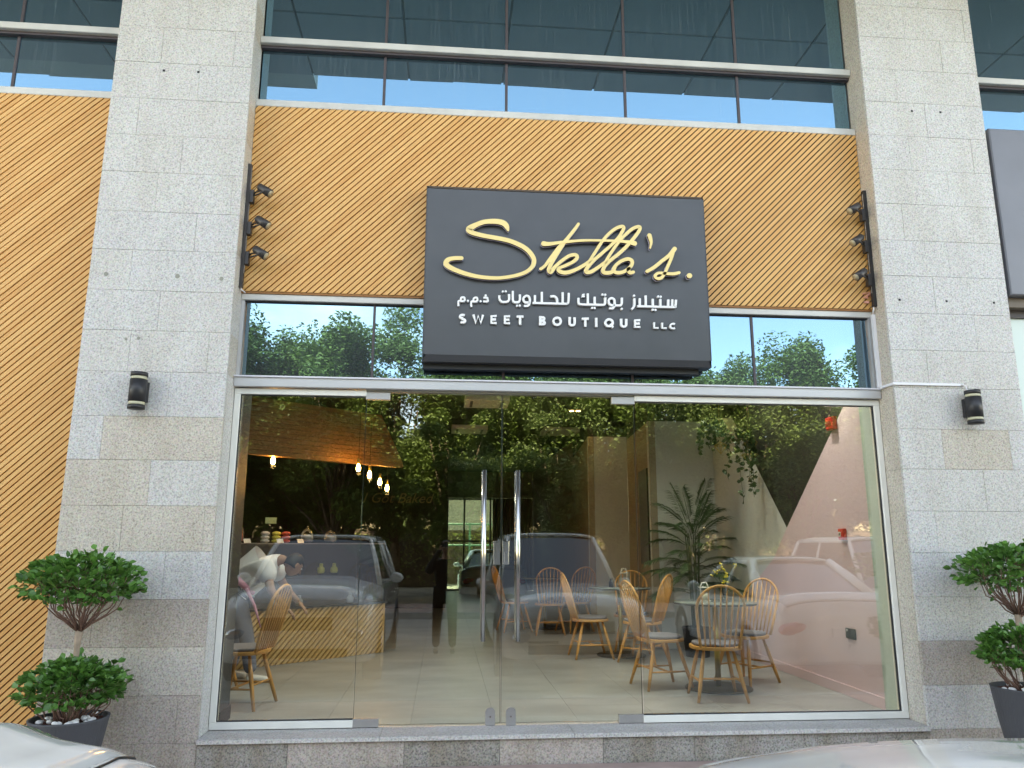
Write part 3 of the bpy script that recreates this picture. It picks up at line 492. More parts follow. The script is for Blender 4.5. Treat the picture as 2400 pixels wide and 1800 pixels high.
# cladding: centre and left
cl = thing('timber_cladding', 'diagonal timber slat frieze behind the black shop sign', 'cladding', (0, 0, 0), 0, 'diagonal timber slat cladding')
MB().box(FW + .003, FE - .003, -0.034, 0.09, 3.30, 4.94).build('backing_board', WOOD_BACK, cl)
slats(cl, FW + .003, FE - .003, 3.296, 4.93, 0.0545, 0.0400, -0.066, -0.033, WOOD)
MB().box(FW + .002, FE - .002, -0.056, 0.09, 3.279, 3.2955).build('bottom_strip', mat('stained_edge', (0.34, 0.15, 0.05), 0.6), cl)
cl2 = thing('timber_cladding', 'tall diagonal timber slat wall to the left of the left pier', 'cladding', (0, 0, 0), 0, 'diagonal timber slat cladding')
MB().box(-7.6, -2.748, -0.034, 0.09, -0.34, 4.94).build('backing_board', WOOD_BACK, cl2)
slats(cl2, -4.35, -2.748, -0.19, 4.93, 0.0545, 0.0400, -0.066, -0.033, WOOD)
for name, x0, x1 in (('window_sill', FW + .002, FE - .002), ('window_sill', -7.6, -2.747)):
    tag(MB().bbox(x0, x1, -0.068, 0.05, 4.932, 4.994, 0.003).build(name, ALU_LIGHT), 'weathered pale sill strip between the timber frieze and the blue glass above the sign' if x0 > -3 else 'weathered pale sill strip on top of the tall timber slat wall', 'sill', 'sills above the timber cladding')

# clerestory band over the storefront
bd = thing('clerestory_window', 'reflective window strip mirroring green trees above the glass doors', 'window')
zb0, zb1 = 2.602, 3.218
xs = [FW + .03, -0.605, 0.45, 1.52, 2.565, FE - .03]
rnd = random.Random(5)
for i in range(5):
    a = rnd.uniform(-.001, .001); b = rnd.uniform(-.001, .001)
    m = MB(); x_0, x_1 = xs[i] + 0.010, xs[i + 1] - 0.010
    m.add([(x_0, a, zb0), (x_1, b, zb0), (x_1, b, zb1), (x_0, a, zb1), (x_0, .03, zb0), (x_1, .03, zb0), (x_1, .03, zb1), (x_0, .03, zb1)],
          [(0, 1, 2, 3), (5, 4, 7, 6), (1, 5, 6, 2), (4, 0, 3, 7), (3, 2, 6, 7), (4, 5, 1, 0)])
    m.build('pane', BANDGLASS, bd)
for mx_ in xs[1:-1]: MB().box(mx_ - 0.0095, mx_ + 0.0095, -0.012, 0.05, zb0, zb1).build('mullion', MULLION, bd)
MB().bbox(FW + .002, FE - .002, -0.045, 0.06, 3.228, 3.278, 0.003).build('head_rail', ALU_LIGHT, bd)
MB().box(FW + .002, FE - .002, -0.02, 0.05, 3.2185, 3.2275).build('gasket', RUBBER, bd)
MB().box(FW + .002, FW + .028, -0.035, 0.05, 2.602, 3.2275).build('jamb', ALU, bd)
MB().box(FE - .028, FE - .002, -0.035, 0.05, 2.602, 3.2275).build('jamb', ALU, bd)

# storefront
sf = thing('storefront', 'full height glass shop front in a thin white frame', 'shop front')
MB().bbox(FW + .002, FE - .002, -0.075, 0.06, 2.515, 2.588, 0.004).build('transom', ALU, sf)
MB().box(FW + .002, FE - .002, -0.090, 0.0, 2.5885, 2.600).build('transom_ledge', mat('bright_ledge', (0.74, 0.74, 0.80), 0.35), sf)
MB().box(-0.640, 1.524, -0.03, 0.05, 2.500, 2.5145).build('door_head', mat('door_head_grey', (0.25, 0.25, 0.22), 0.5), sf)  # narrow strip over the doors in one even grey
FT, FB = 2.508, 0.003
for x0, x1, xa, xb in ((FW + .003, -0.640, 'L', 0), (1.524, FE - .003, 'R', 0)):
    MB().bbox(x0, x1, -0.03, 0.045, FT - 0.046, FT, 0.003).build('frame_head', WHITE_FRAME, sf)
    MB().bbox(x0, x1, -0.03, 0.045, FB, FB + 0.050, 0.003).build('frame_sill', WHITE_FRAME, sf)
    jx = (x0, x0 + 0.046) if xa == 'L' else (x1 - 0.046, x1)
    MB().bbox(jx[0], jx[1], -0.03, 0.045, FB + 0.0505, FT - 0.0465, 0.003).build('frame_jamb', WHITE_FRAME, sf)
    gx = (x0 + 0.0465, x1 - 0.002) if xa == 'L' else (x0 + 0.002, x1 - 0.0465)
    MB().box(gx[0] + .007, gx[1], -0.006, 0.006, FB + 0.058, FT - 0.054).build('pane', GLASS, sf)
    MB().box(gx[0], gx[1], -0.012, 0.012, FB + 0.0508, FB + 0.0575).build('gasket', RUBBER, sf)
    MB().box(gx[0], gx[1], -0.012, 0.012, FT - 0.0535, FT - 0.0468).build('gasket', RUBBER, sf)
    gj = (gx[0] - .0005, gx[0] + 0.0065) if xa == 'L' else (gx[1] - 0.0065, gx[1] + .0005)
    MB().box(gj[0], gj[1], -0.011, 0.011, FB + 0.058, FT - 0.054).build('gasket', RUBBER, sf)
EDGE = mat('glass_edge', (0.05, 0.07, 0.06), 0.2)
def door(xa, xb, hinge, label):
    t = thing('glass_door', label, 'door', (0, 0, 0), 0, 'pair of frameless glass doors')
    MB().box(xa + 0.0015, xb - 0.0015, -0.006, 0.006, 0.014, 2.494).build('leaf', GLASS, t)
    for xe in (xa + .0008, xb - .0032): MB().box(xe, xe + .0024, -0.0066, 0.0066, 0.014, 2.494).build('leaf_edge', EDGE, t)
    hx = (xa - 0.004, xa + 0.186) if hinge == 'L' else (xb - 0.186, xb + 0.004)
    MB().bbox(hx[0], hx[1], -0.022, 0.022, 2.438, 2.497, 0.002).build('patch_fitting', STEEL_DULL, t)
    MB().bbox(hx[0], hx[1], -0.022, 0.022, 0.002, 0.060, 0.002).build('patch_fitting', STEEL_DULL, t)
    px = xb - 0.137 if hinge == 'L' else xa + 0.123
    h = MB()
    for sy in (-1, 1): h.tube([(px, sy * 0.062, 0.600), (px, sy * 0.062, 1.884)], 0.0165, 14)
    for zz in (0.85, 1.62): h.tube([(px, -0.062, zz), (px, 0.062, zz)], 0.008, 8)
    hb = h.build('pull_handle', STEEL, t)
    lx = (xb - 0.060, xb - 0.006) if hinge == 'L' else (xa + 0.004, xa + 0.058)
    lk = MB().bbox(lx[0], lx[1], -0.020, 0.020, 1.162, 1.339, 0.003).build('lock_case', STEEL, t)
    if hinge == 'R': MB().bbox(lx[0] + .016, lx[1] - .006, -0.028, -0.0205, 1.178, 1.256, 0.003).build('lock_plate', STEEL, lk)
    bx = xb - 0.075 if hinge == 'L' else xa + 0.075
    b = MB(); pol = [(bx - .036, 0.001), (bx + .036, 0.001), (bx + .036, .095)] + [(bx + .036 * math.cos(R(a)), .095 + .03 * math.sin(R(a))) for a in range(20, 180, 20)] + [(bx - .036, .095)]
    b.prism(pol, -0.020, -0.0075); b.build('floor_bolt', STEEL_DULL, t)
    MB().prism([(bx + .007 * math.cos(a * PI / 4), .062 + .007 * math.sin(a * PI / 4)) for a in range(8)], -0.026, -0.0205).build('bolt_keyhole', STEEL, t)
    return t
door(-0.640, 0.4405, 'L', 'left glass door leaf with a long steel pull handle')
door(0.4445, 1.524, 'R', 'right glass door leaf whose lock has a keyhole plate')

# ---------------------------------------------------------------- neighbour on the right of the right pier
nb = thing('neighbour_shopfront', 'edge of the neighbouring shop with a blank grey sign panel', 'shop front')
MB().bbox(4.80, 8.9, -0.20, 0.05, 3.42, 4.99, 0.01).build('sign_panel', GREY_PANEL, nb)
MB().box(4.80, 8.9, -0.12, 0.05, 3.335, 3.4185).build('brown_trim', mat('brown_trim', (0.16, 0.12, 0.09), 0.5), nb)
MB().box(4.76, 4.7995, -0.16, 0.05, 3.36, 4.80).build('edge_cable_tray', RUBBER, nb)
MB().box(4.72, 8.9, -0.03, 0.05, 3.27, 3.334).build('head_trim', MULLION, nb)
MB().box(4.72, 8.9, 0.0, 0.06, -0.20, 3.2695).build('pale_glass', mat('pale_green_glass', (0.62, 0.72, 0.66), 0.12), nb)

# ---------------------------------------------------------------- sign
sg = thing('shop_sign', "black shop sign reading Stella's. with Arabic and SWEET BOUTIQUE LLC lettering", 'sign')
X0, X1, Z0, Z1 = -0.205, 2.135, 2.722, 4.212
bz = 0.030
MB().add([(X0 + .004, -.20, Z0 + bz + .022), (X1 - .004, -.20, Z0 + bz + .022), (X1 - .004, -.20, Z1 - bz), (X0 + .004, -.20, Z1 - bz), (X0 + .004, -.05, Z0 + bz + .022), (X1 - .004, -.05, Z0 + bz + .022), (X1 - .004, -.05, Z1 - bz), (X0 + .004, -.05, Z1 - bz)],
         [(0, 1, 2, 3), (5, 4, 7, 6), (1, 5, 6, 2), (4, 0, 3, 7), (3, 2, 6, 7), (4, 5, 1, 0)]).build('face_panel', CHARCOAL, sg)
# bevelled frame
def frame_piece(poly_front, poly_back, name='frame_rail'):
    n = 4; MB().add(poly_front + poly_back, [(0, 1, 2, 3), (7, 6, 5, 4), (0, 4, 5, 1), (1, 5, 6, 2), (2, 6, 7, 3), (3, 7, 4, 0)]).build(name, CHARCOAL_EDGE, sg)
frame_piece([(X0, -.178, Z1), (X0 + bz, -.206, Z1 - bz), (X1 - bz, -.206, Z1 - bz), (X1, -.178, Z1)], [(X0, -.05, Z1), (X0 + bz, -.05, Z1 - bz), (X1 - bz, -.05, Z1 - bz), (X1, -.05, Z1)])
frame_piece([(X0, -.178, Z0), (X1, -.178, Z0), (X1 - bz, -.206, Z0 + bz + .02), (X0 + bz, -.206, Z0 + bz + .02)], [(X0, -.05, Z0), (X1, -.05, Z0), (X1 - bz, -.05, Z0 + bz + .02), (X0 + bz, -.05, Z0 + bz + .02)])
frame_piece([(X0, -.1785, Z0), (X0 + .010, -.2035, Z0 + bz), (X0 + .010, -.2035, Z1 - bz), (X0, -.1785, Z1)], [(X0, -.05, Z0), (X0 + .010, -.05, Z0 + bz), (X0 + .010, -.05, Z1 - bz), (X0, -.05, Z1)])
frame_piece([(X1, -.1785, Z0), (X1, -.1785, Z1), (X1 - .010, -.2035, Z1 - bz), (X1 - .010, -.2035, Z0 + bz)], [(X1, -.05, Z0), (X1, -.05, Z1), (X1 - .010, -.05, Z1 - bz), (X1 - .010, -.05, Z0 + bz)])
MB().box(X0 + .01, X1 - .09, -0.115, -0.047, Z0 - .045, Z0 - .001).build('rear_box', TRIM, sg)
def catmull(pts, n=6):
    out = []
    P = [pts[0]] + list(pts) + [pts[-1]]
    for i in range(1, len(P) - 2):
        for k in range(n):
            t = k / n; q = []
            for c in range(len(pts[0])):
                a, b, d, e = P[i - 1][c], P[i][c], P[i + 1][c], P[i + 2][c]
                q.append(0.5 * (2 * b + (d - a) * t + (2 * a - 5 * b + 4 * d - e) * t * t + (3 * b - a - 3 * d + e) * t ** 3))
            out.append(tuple(q))
    out.append(tuple(pts[-1])); return out
def ribbon(mb, pts, y0, y1, roundcap=True, grow=0.0):
    n = len(pts); Lp = []; Rp = []
    for i, p in enumerate(pts):
        a = pts[max(i - 1, 0)]; b = pts[min(i + 1, n - 1)]; tx_, tz_ = b[0] - a[0], b[1] - a[1]; l = math.hypot(tx_, tz_) or 1; nx, nz = -tz_ / l, tx_ / l
        h = p[2] / 2 + grow; Lp.append((p[0] + nx * h, p[1] + nz * h)); Rp.append((p[0] - nx * h, p[1] - nz * h))
    vs = []; fs = []
    for i in range(n): vs += [(Lp[i][0], y0, Lp[i][1]), (Rp[i][0], y0, Rp[i][1]), (Lp[i][0], y1, Lp[i][1]), (Rp[i][0], y1, Rp[i][1])]
    for i in range(n - 1):
        o = i * 4; q = o + 4; fs += [(o, o + 1, q + 1, q), (o + 2, q + 2, q + 3, o + 3), (o, q, q + 2, o + 2), (o + 1, o + 3, q + 3, q + 1)]
    mb.add(vs, fs)
    for e, (i, s) in enumerate(((0, -1), (n - 1, 1))):
        p = pts[i]; h = p[2] / 2 + grow
        if roundcap:
            a = pts[0 if i == 0 else n - 2]; b = pts[1 if i == 0 else n - 1]; ang = math.atan2(b[1] - a[1], b[0] - a[0]) + (PI if s < 0 else 0)
            arc_ = [(p[0] + h * math.cos(ang + PI / 2 - PI * k / 8), p[1] + h * math.sin(ang + PI / 2 - PI * k / 8)) for k in range(9)]
            mb.prism(arc_, y0, y1)
        else: mb.add([vs[i * 4 + k] for k in range(4)], [(0, 1, 3, 2)])
names = ['letter'] * 20
# gold script: strokes grouped letter by letter
groups = [[0], [1, 6], [2], [3], [4], [5], [7], [8, 9], [10]]
for gi, g in enumerate(groups):
    top = MB(); sid = MB(); back = MB()
    for k in g:
        pts = catmull(GOLD[k], 6) if len(GOLD[k]) > 2 else GOLD[k]
        off = k * 0.0006
        ribbon(top, pts, -0.2475 - off, -0.2445 - off * .5); ribbon(sid, pts, -0.2440 + off * .2, -0.2242 + off * .2, True, -0.0012); ribbon(back, pts, -0.2235 + off * .3, -0.2165 + off * .3, True, 0.0008)
    o = top.build('letter', GOLD_M, sg)
    sid.build('letter_side', GOLD_SIDE, o); back.build('letter_backing', LILAC, o)
for gi, pts in enumerate(ARABIC):
    mb = MB(); p = catmull(pts, 4) if len(pts) > 3 else pts
    ribbon(mb, p, -0.2275 - (gi % 7) * .0005, -0.2035, len(pts) == 2 and abs(pts[0][0] - pts[1][0]) < .006 and abs(pts[0][1] - pts[1][1]) < .006)
    mb.build('arabic_letter', LETTER, sg)
for gi, strokes in enumerate(LATIN):
    mb = MB()
    for k, pts in enumerate(strokes): ribbon(mb, pts, -0.2275 - k * .0006, -0.2035, False)
    mb.build('letter', LETTER, sg)
# ---------------------------------------------------------------- track lights and wall lamps
def track(x, side, zs, label):
    t = thing('track_light', label, 'lamp', (0, 0, 0), 0, 'track lights on the pier reveals aimed at the sign')
    MB().box(min(x, x + side * .028), max(x, x + side * .028), -0.140, -0.105, 3.30, 4.36).build('rail', LAMP_GREY if side > 0 else BLACK, t)
    MB().box(x + side * .0285 - .0006, x + side * .0285 + .0006, -0.127, -0.121, 3.42, 4.33).build('rail_slot', ALU, t)
    for z in zs:
        hx = x + side * .172
        s = thing('spotlight', None, None); s.parent = t
        ad = MB().bbox(min(x + side * .029, x + side * .062), max(x + side * .029, x + side * .062), -0.145, -0.100, z - .055, z + .055).build('adaptor', LAMP_GREY, s)
        yk = MB(); yk.tube([(x + side * .062, -0.125, z + .03), (x + side * .085, -0.150, z + .035), (hx, -0.196, z + .030)], 0.007, 6)
        yk.tube([(x + side * .062, -0.125, z + .015), (x + side * .085, -0.165, z - .002), (hx, -0.250, z - .005)], 0.007, 6); yk.build('yoke', LAMP_GREY, s)
        d = Vector((side * 0.80, -0.14, -0.56)).normalized(); c = Vector((hx, -0.215, z + .018))
        cy = MB(); a = c - d * .060; b = c + d * .052
        cy.tube([a - d * .012, a, c, b], [.018, .030, .034, .036], 16); cy.build('head', LAMP_GREY, s)
        MB().tube([b + d * .0008, b + d * .004], .029, 16).build('lens', LENS, s)
        cb = MB(); cb.tube([(x + side * .05, -0.12, z + .05), (x + side * .09, -0.15, z + .085), (x + side * .13, -0.19, z + .06)], .0028, 5); cb.build('flex', BLACK, s)
    return t
track(FW, 1, (4.075, 3.80, 3.545), 'bronze track with three spotlights on the reveal left of the frieze')
track(FE, -1, (4.13, 3.84, 3.535), 'black track with three spotlights on the reveal right of the frieze')
def wall_lamp(x, z, rz, label):
    t = thing('wall_lamp', label, 'lamp', (x, PY, z), rz, 'up and down cylinder lamps on the piers')
    r = .060
    MB().lathe([(r, -.083), (r, .083)], 0, -.082, 24).build('body', BLACK, t)
    for s in (1, -1):
        MB().lathe([(r - .004, min(s * .0832, s * .1055)), (r - .004, max(s * .0832, s * .1055))], 0, -.082, 24).build('acrylic_band', LAMP_BAND, t)
        MB().lathe([(r, min(s * .1060, s * .136)), (r, max(s * .1060, s * .136))], 0, -.082, 24).build('end_ring', BLACK, t)
    MB().box(-.035, .035, -.030, -.001, -.075, .075).build('bracket', BLACK, t)
    return t
wall_lamp(-2.245, 2.410, R(-14), 'black cylinder wall lamp on the left pier above a tan stone')
wall_lamp(4.215, 2.405, R(10), 'black cylinder wall lamp at the end of the white conduit')
cd = thing('cable_conduit', 'white plastic conduit bending round the right pier to the wall lamp', 'conduit')
MB().box(FE - .030, FE - .0015, -0.098, -0.072, 2.605, 3.24).build('riser', PVC, cd)
MB().add([(FE - .026, -.10, 2.592), (FE - .0015, -.10, 2.592), (FE - .0015, PY - .016, 2.592), (FE - .016, PY - .016, 2.592)] + [(FE - .026, -.10, 2.612), (FE - .0015, -.10, 2.612), (FE - .0015, PY - .016, 2.612), (FE - .016, PY - .016, 2.612)],
         [(3, 2, 1, 0), (4, 5, 6, 7), (0, 1, 5, 4), (1, 2, 6, 5), (2, 3, 7, 6), (3, 0, 4, 7)]).build('reveal_run', PVC, cd)
MB().box(FE - .001, 4.185, PY - .016, PY - .003, 2.592, 2.612).build('front_run', PVC, cd)
MB().tube([(4.185, PY - .012, 2.604), (4.205, PY - .012, 2.606), (4.222, PY - .02, 2.592), (4.222, PY - .03, 2.565), (4.212, PY - .06, 2.544)], .0052, 8).build('flex_loop', PVC, cd)
wc = MB(); wc.tube([(FE - .02, -.12, 3.300), (FE - .024, -.12, 3.275), (FE - .018, -.10, 3.262), (FE - .014, -.086, 3.242)], .006, 8); tag(wc.build('white_cable', PVC), 'short white cable drooping below the right spotlight track', 'cable')
wc = MB(); wc.tube([(FW + .012, -.12, 3.300), (FW + .018, -.12, 3.286), (FW + .040, -.085, 3.272)], .006, 8); tag(wc.build('white_cable', PVC), 'stub of white cable under the left spotlight track', 'cable')
tp = MB(); 
for i in range(7):
    a = random.Random(i); cx_, cz_ = FE - .055 + a.uniform(-.035, .03), 3.385 + a.uniform(-.05, .05)
    tp.add([(cx_, -.075, cz_), (cx_ + .035, -.085 - .01 * (i % 3), cz_ + a.uniform(-.03, .03)), (cx_ + .03, -.09, cz_ + .02), (cx_ - .005, -.07, cz_ + .018)], [(0, 1, 2, 3)])
o = tp.build('crumpled_tape', TAPE); so = o.modifiers.new('s', 'SOLIDIFY'); so.thickness = .002
tag(o, 'crumpled orange tape stuck beside the right spotlight track', 'tape')

# ---------------------------------------------------------------- potted topiaries
def leaf_mesh(l=0.047, w_=0.036):
    m = MB(); m.add([(0, 0, 0), (-w_ * .42, l * .28, .004), (-w_ * .5, l * .6, .004), (0, l, -.003), (w_ * .5, l * .6, .004), (w_ * .42, l * .28, .004), (0, l * .3, -.002), (0, l * .62, -.003)],
                    [(0, 6, 1), (1, 6, 7, 2), (2, 7, 3), (0, 5, 6), (5, 4, 7, 6), (4, 3, 7)], True)
    return m
LEAFME = leaf_mesh().mesh('leaf', LEAF)
def topiary(x, y, zr, ph, z_low, z_up, label, seed, rx_up=.38):
    rnd = random.Random(seed); r = .232
    t = thing('potted_topiary', label, 'potted plant', (x, y, -0.2), 0, 'two tiered clipped ficus trees in grey pots')
    zr -= -0.2; z_low += .2; z_up += .2
    MB().lathe([(r * .66, .001), (r * .74, ph * .25), (r * .88, ph * .6), (r, zr - .01), (r + .004, zr), (r - .016, zr), (r - .022, zr - .05)], 0, 0, 36, False).build('pot', POT, t)
    so = MB(); so.lathe([(.001, zr - .030), (r - .022, zr - .028)], 0, 0, 24, False); so.build('mulch', SOIL, t)
    mc = MB()
    for i in range(260):
        a = rnd.uniform(0, 2 * PI); q = rnd.uniform(0, r - .03); mc.ball((q * math.cos(a), q * math.sin(a), zr - .026), (.011, .007, .006), 5, 3, Euler((rnd.random() * 3, rnd.random() * 3, rnd.random() * 3)).to_matrix())
    tag(mc.build('mulch_chips', SOIL, t), kind='stuff')
    for i in range(22):
        a = rnd.uniform(-2.8, .4) if i < 17 else rnd.uniform(0, 6.28); q = rnd.uniform(.10, r - .045)
        MB().ball((q * math.cos(a), q * math.sin(a), zr - .012 + .004 * (i % 4)), (rnd.uniform(.018, .032), rnd.uniform(.014, .022), rnd.uniform(.010, .016)), 9, 6, Euler((rnd.uniform(-.3, .3), rnd.uniform(-.3, .3), rnd.uniform(0, 3))).to_matrix()).build('pebble', PEBBLE, t)
    ztr = z_up - .30
    trk = MB(); trk.tube([(0, 0, zr - .05), (.006, 0, z_low), (-.004, .003, ztr - .12), (.0, 0, ztr)], [.022, .019, .018, .026], 10); trk.build('trunk', BARK, t)
    br = MB(); lf = MB(); LP = []
    def put(c, d, s):
        d = d.normalized(); q = d.to_track_quat('Y', 'Z').to_matrix() @ Matrix.Rotation(rnd.uniform(-1.1, 1.1), 3, 'Y')
        LP.append((c, q, s))
    for tier, (zc, rx, rz, base, nb) in enumerate(((z_up, rx_up * .93, .175, ztr - .02, 34), (z_low, .295, .155, zr - .03, 30))):
        for i in range(nb):
            a = 2 * PI * (i + rnd.random()) / nb; u = rnd.random() ** .6
            ex = rx * u * rnd.uniform(.85, 1.02); h = rz * math.sqrt(max(0, 1 - u * u)) * rnd.uniform(.75, 1.05)
            e = Vector((ex * math.cos(a), ex * .92 * math.sin(a), zc + h - rz * .25 * u))
            s = Vector((rnd.uniform(-.01, .01), rnd.uniform(-.01, .01), base)) if tier == 0 else Vector((.09 * math.cos(a) * u * 1.2, .09 * math.sin(a) * u * 1.2, base))
            mid = s.lerp(e, .5) + Vector((.05 * math.cos(a), .05 * math.sin(a), -.03 if tier == 0 else .0))
            kk = lambda q_: Vector((rnd.uniform(-q_, q_), rnd.uniform(-q_, q_), rnd.uniform(-q_, q_))); mid = mid + kk(.028); br.tube([s, s.lerp(mid, .35) + kk(.012), s.lerp(mid, .7) + kk(.016), mid, mid.lerp(e, .5) + kk(.02), e], [rnd.uniform(.004, .008), .0055, .0045, .004, .003, .0015], 5)
            for k in range(3):   # side twigs
                f = rnd.uniform(.35, .85); b0 = mid.lerp(e, f); ee = b0 + Vector((rnd.uniform(-.1, .1), rnd.uniform(-.1, .1), rnd.uniform(.0, .09)))
                br.tube([b0, ee], [.003, .0012], 4)
                for q in range(5):
                    g = b0.lerp(ee, .3 + .7 * q / 4); put(g, (ee - b0).normalized() + Vector((rnd.uniform(-1, 1), rnd.uniform(-1, 1), rnd.uniform(-.3, .8))), rnd.uniform(.75, 1.25))
            for q in range(5 + int(rnd.random() * 5)):
                g = mid.lerp(e, .45 + .6 * q / 6); put(g, (e - mid).normalized() * .8 + Vector((rnd.uniform(-1, 1), rnd.uniform(-1, 1), rnd.uniform(-.4, .8))), rnd.uniform(.7, 1.25))
        for i in range(16 if tier == 0 else 6):   # stray leaves low on the branches
            a = rnd.uniform(0, 6.28); q = rnd.uniform(.3, .8) * rx; put(Vector((q * math.cos(a), q * math.sin(a), base + (zc - base) * rnd.uniform(.35, .8))), Vector((math.cos(a), math.sin(a), rnd.uniform(-.5, .5))), rnd.uniform(.8, 1.3))
        n = 700 if tier == 0 else 760
        for i in range(n):
            a = rnd.uniform(0, 2 * PI); u = math.sqrt(rnd.random()); lump = 1 + .11 * math.sin(a * 3 + tier + seed) + .08 * math.sin(a * 7 + seed) + .05 * math.sin(a * 11)
            lo = rnd.random() < (.42 if tier == 0 else .48)
            h = rz * math.sqrt(max(0, 1 - u * u)) * (rnd.uniform(-.75, -.2) if lo else 1) * rnd.uniform(.72, 1.05)
            c = Vector((rx * u * lump * math.cos(a), rx * .92 * u * lump * math.sin(a), zc + h - rz * .15 * u + .015 * math.sin(a * 7 + u * 9)))
            put(c, Vector((math.cos(a) * (u + .2), math.sin(a) * (u + .2), .55 if not lo else -.1)) + Vector((rnd.uniform(-.7, .7), rnd.uniform(-.7, .7), rnd.uniform(-.5, .5))), rnd.uniform(.75, 1.3))
    br.build('branches', TWIG, t)
    LP.sort(key=lambda l: l[0].y - abs(l[0].x) * .1)     # the nearest to the pavement side show largest
    for c, q, s in LP[:290]:
        o = bpy.data.objects.new('leaf', LEAFME); C.objects.link(o); o.parent = t
        o.matrix_local = Matrix.Translation(c) @ q.to_4x4() @ Matrix.Scale(s, 4)
    base = leaf_mesh()
    for c, q, s in LP[290:]:
        lf.add([c + q @ (Vector(v) * s) for v in base.v], base.f, True)
    tag(lf.build('foliage', LEAF, t), kind='stuff')
    return t
topiary(-2.365, -0.62, 0.225, 0.42, 0.405, 1.06, 'two tiered topiary in a grey pot in front of the left pier', 4)
topiary(4.14, -0.66, 0.335, 0.53, 0.585, 1.13, 'two tiered topiary in a tall grey pot cut off by the right edge', 9, .42)

# ================================================================ INTERIOR THINGS
# display counter (local x runs along its face)
cdir = math.atan2(.656, .755)
ct = thing('display_counter', 'diagonal slatted display counter with a glass pastry case on top', 'counter', (-2.60, 2.302, 0), cdir)
LC = 2.46
MB().box(0, LC, 0.035, 0.80, 0.001, 0.585).build('carcass', WOOD_BACK, ct)
slats(ct, 0.001, LC - .001, 0.004, 0.585, 0.070, 0.047, 0.0, 0.034, WOOD_IN)
MB().box(LC, LC + .03, 0.0, 0.80, 0.002, 0.588).build('end_panel', WOOD_IN, ct)
MB().box(-.01, LC + .035, -0.02, 0.82, 0.589, 0.612).build('plinth_top', TRIM, ct)
MB().box(0.0, LC, -0.002, 0.004, 0.613, 1.305).build('case_front', CASEGLASS, ct)
MB().box(LC - .006, LC, 0.005, 0.60, 0.613, 1.305).build('case_side', CASEGLASS, ct)
MB().box(0.0, LC, -0.004, 0.62, 1.306, 1.318).build('case_top', mat('counter_top_pinkish', (0.30, 0.24, 0.23), 0.3), ct)
MB().box(0.0, LC, 0.06, 0.60, 0.96, 0.968).build('case_shelf', CASEGLASS, ct)
MB().box(0.0, LC, 0.61, 0.63, 0.613, 1.305).build('case_back', mat('case_back', (0.10, 0.085, 0.08), 0.6), ct)
def cw(lx, ly, z): return (-2.60 + lx * math.cos(cdir) - ly * math.sin(cdir), 2.302 + lx * math.sin(cdir) + ly * math.cos(cdir), z)
ptray = thing('pastry_tray', 'white tray of pink pastries on the glass shelf of the case', 'tray', cw(1.05, .16, .9685), cdir)
MB().box(-.27, .22, -.06, .16, .001, .022).build('tray', CASSETTE, ptray)
rnd = random.Random(2)
for i in range(34): MB().ball((-.25 + .46 * rnd.random(), -.04 + .17 * rnd.random(), .034), (.020, .017, .014), 7, 4).build('pastry', SWEET_P, ptray)
for i, lx in enumerate((1.62, 1.80, 1.05, 1.35, 2.05)):
    lz = .9685 if i < 2 else .6135
    j = thing('sweet_jar', ['squat yellow jar on the case shelf beside the tray', 'yellow jar on the case shelf, right of its twin', 'pale dish low in the case at the left', 'pale dish low in the case at mid length', 'pale dish low in the case at the right'][i], 'jar', cw(lx, .12, lz))
    MB().lathe([(.035, .0), (.045, .02), (.042, .06), (.022, .075), (.022, .09)], 0, 0, 14).build('body', MACARON_Y if i < 2 else SWEET_W, j)
    MB().ball((0, 0, .10), (.024, .024, .016), 10, 6).build('lid', MACARON_Y if i < 2 else SWEET_W, j)
CLOCHE = clear_glass('cloche_glass', 0.07, (0.93, 0.95, 0.95))
def cloche(lx, m, lab, r=.065, h=.15):
    p = cw(lx, .14, 1.3185); j = thing('glass_cloche', lab, 'cloche', p, 0, 'glass cloches on the pastry case')
    MB().lathe([(.05, 0), (.055, .01), (.02, .018)], 0, 0, 16).build('foot', TRIM, j)
    MB().lathe([(r * .78, .020), (r * .78, h * .45), (r * .5, h * .62)], 0, 0, 14).build('sweets', m, j)
    pr_ = [(r, .019), (r, h * .6), (r * .8, h * .85), (r * .35, h), (.008, h + .012), (.014, h + .03), (.001, h + .04)]
    MB().lathe(pr_, 0, 0, 20, False).build('dome', CLOCHE, j)
for lx, m, lab, h in ((.17, SWEET_O, 'glass cloche of orange sweets furthest left on the case', .17), (.55, SWEET_P, 'glass cloche of red sweets near the left end of the case', .2), (1.42, SWEET_W, 'empty looking glass cloche with a tall knob near mid case', .16), (1.74, SWEET_W, 'last glass cloche on the case, towards its right end', .14)):
    cloche(lx, m, lab, .075, h)
def stackm(lx, m, lab):
    j = thing('macaron_stack', lab, 'sweets', cw(lx, .10, 1.3185), 0, 'stacks of coloured sweets on the case')
    for k in range(3): MB().ball((0, 0, .022 + .042 * k), (.052, .052, .024), 12, 6).build('macaron', m, j)
stackm(.86, SWEET_W, 'grey white stack of sweets left of the yellow stack'); stackm(1.00, MACARON_Y, 'yellow stack of sweets on top of the case'); stackm(1.12, MACARON_R, 'red stack of sweets right of the yellow stack')
gs = thing('card_stand', 'pale green card on a stand above the yellow sweets', 'card', cw(1.0, .25, 1.3185), cdir)
MB().box(-.003, .003, -.003, .003, 0, .22).build('post', TRIM, gs); MB().box(-.07, .07, -.004, .004, .22, .29).build('card', SIGNGREEN, gs)
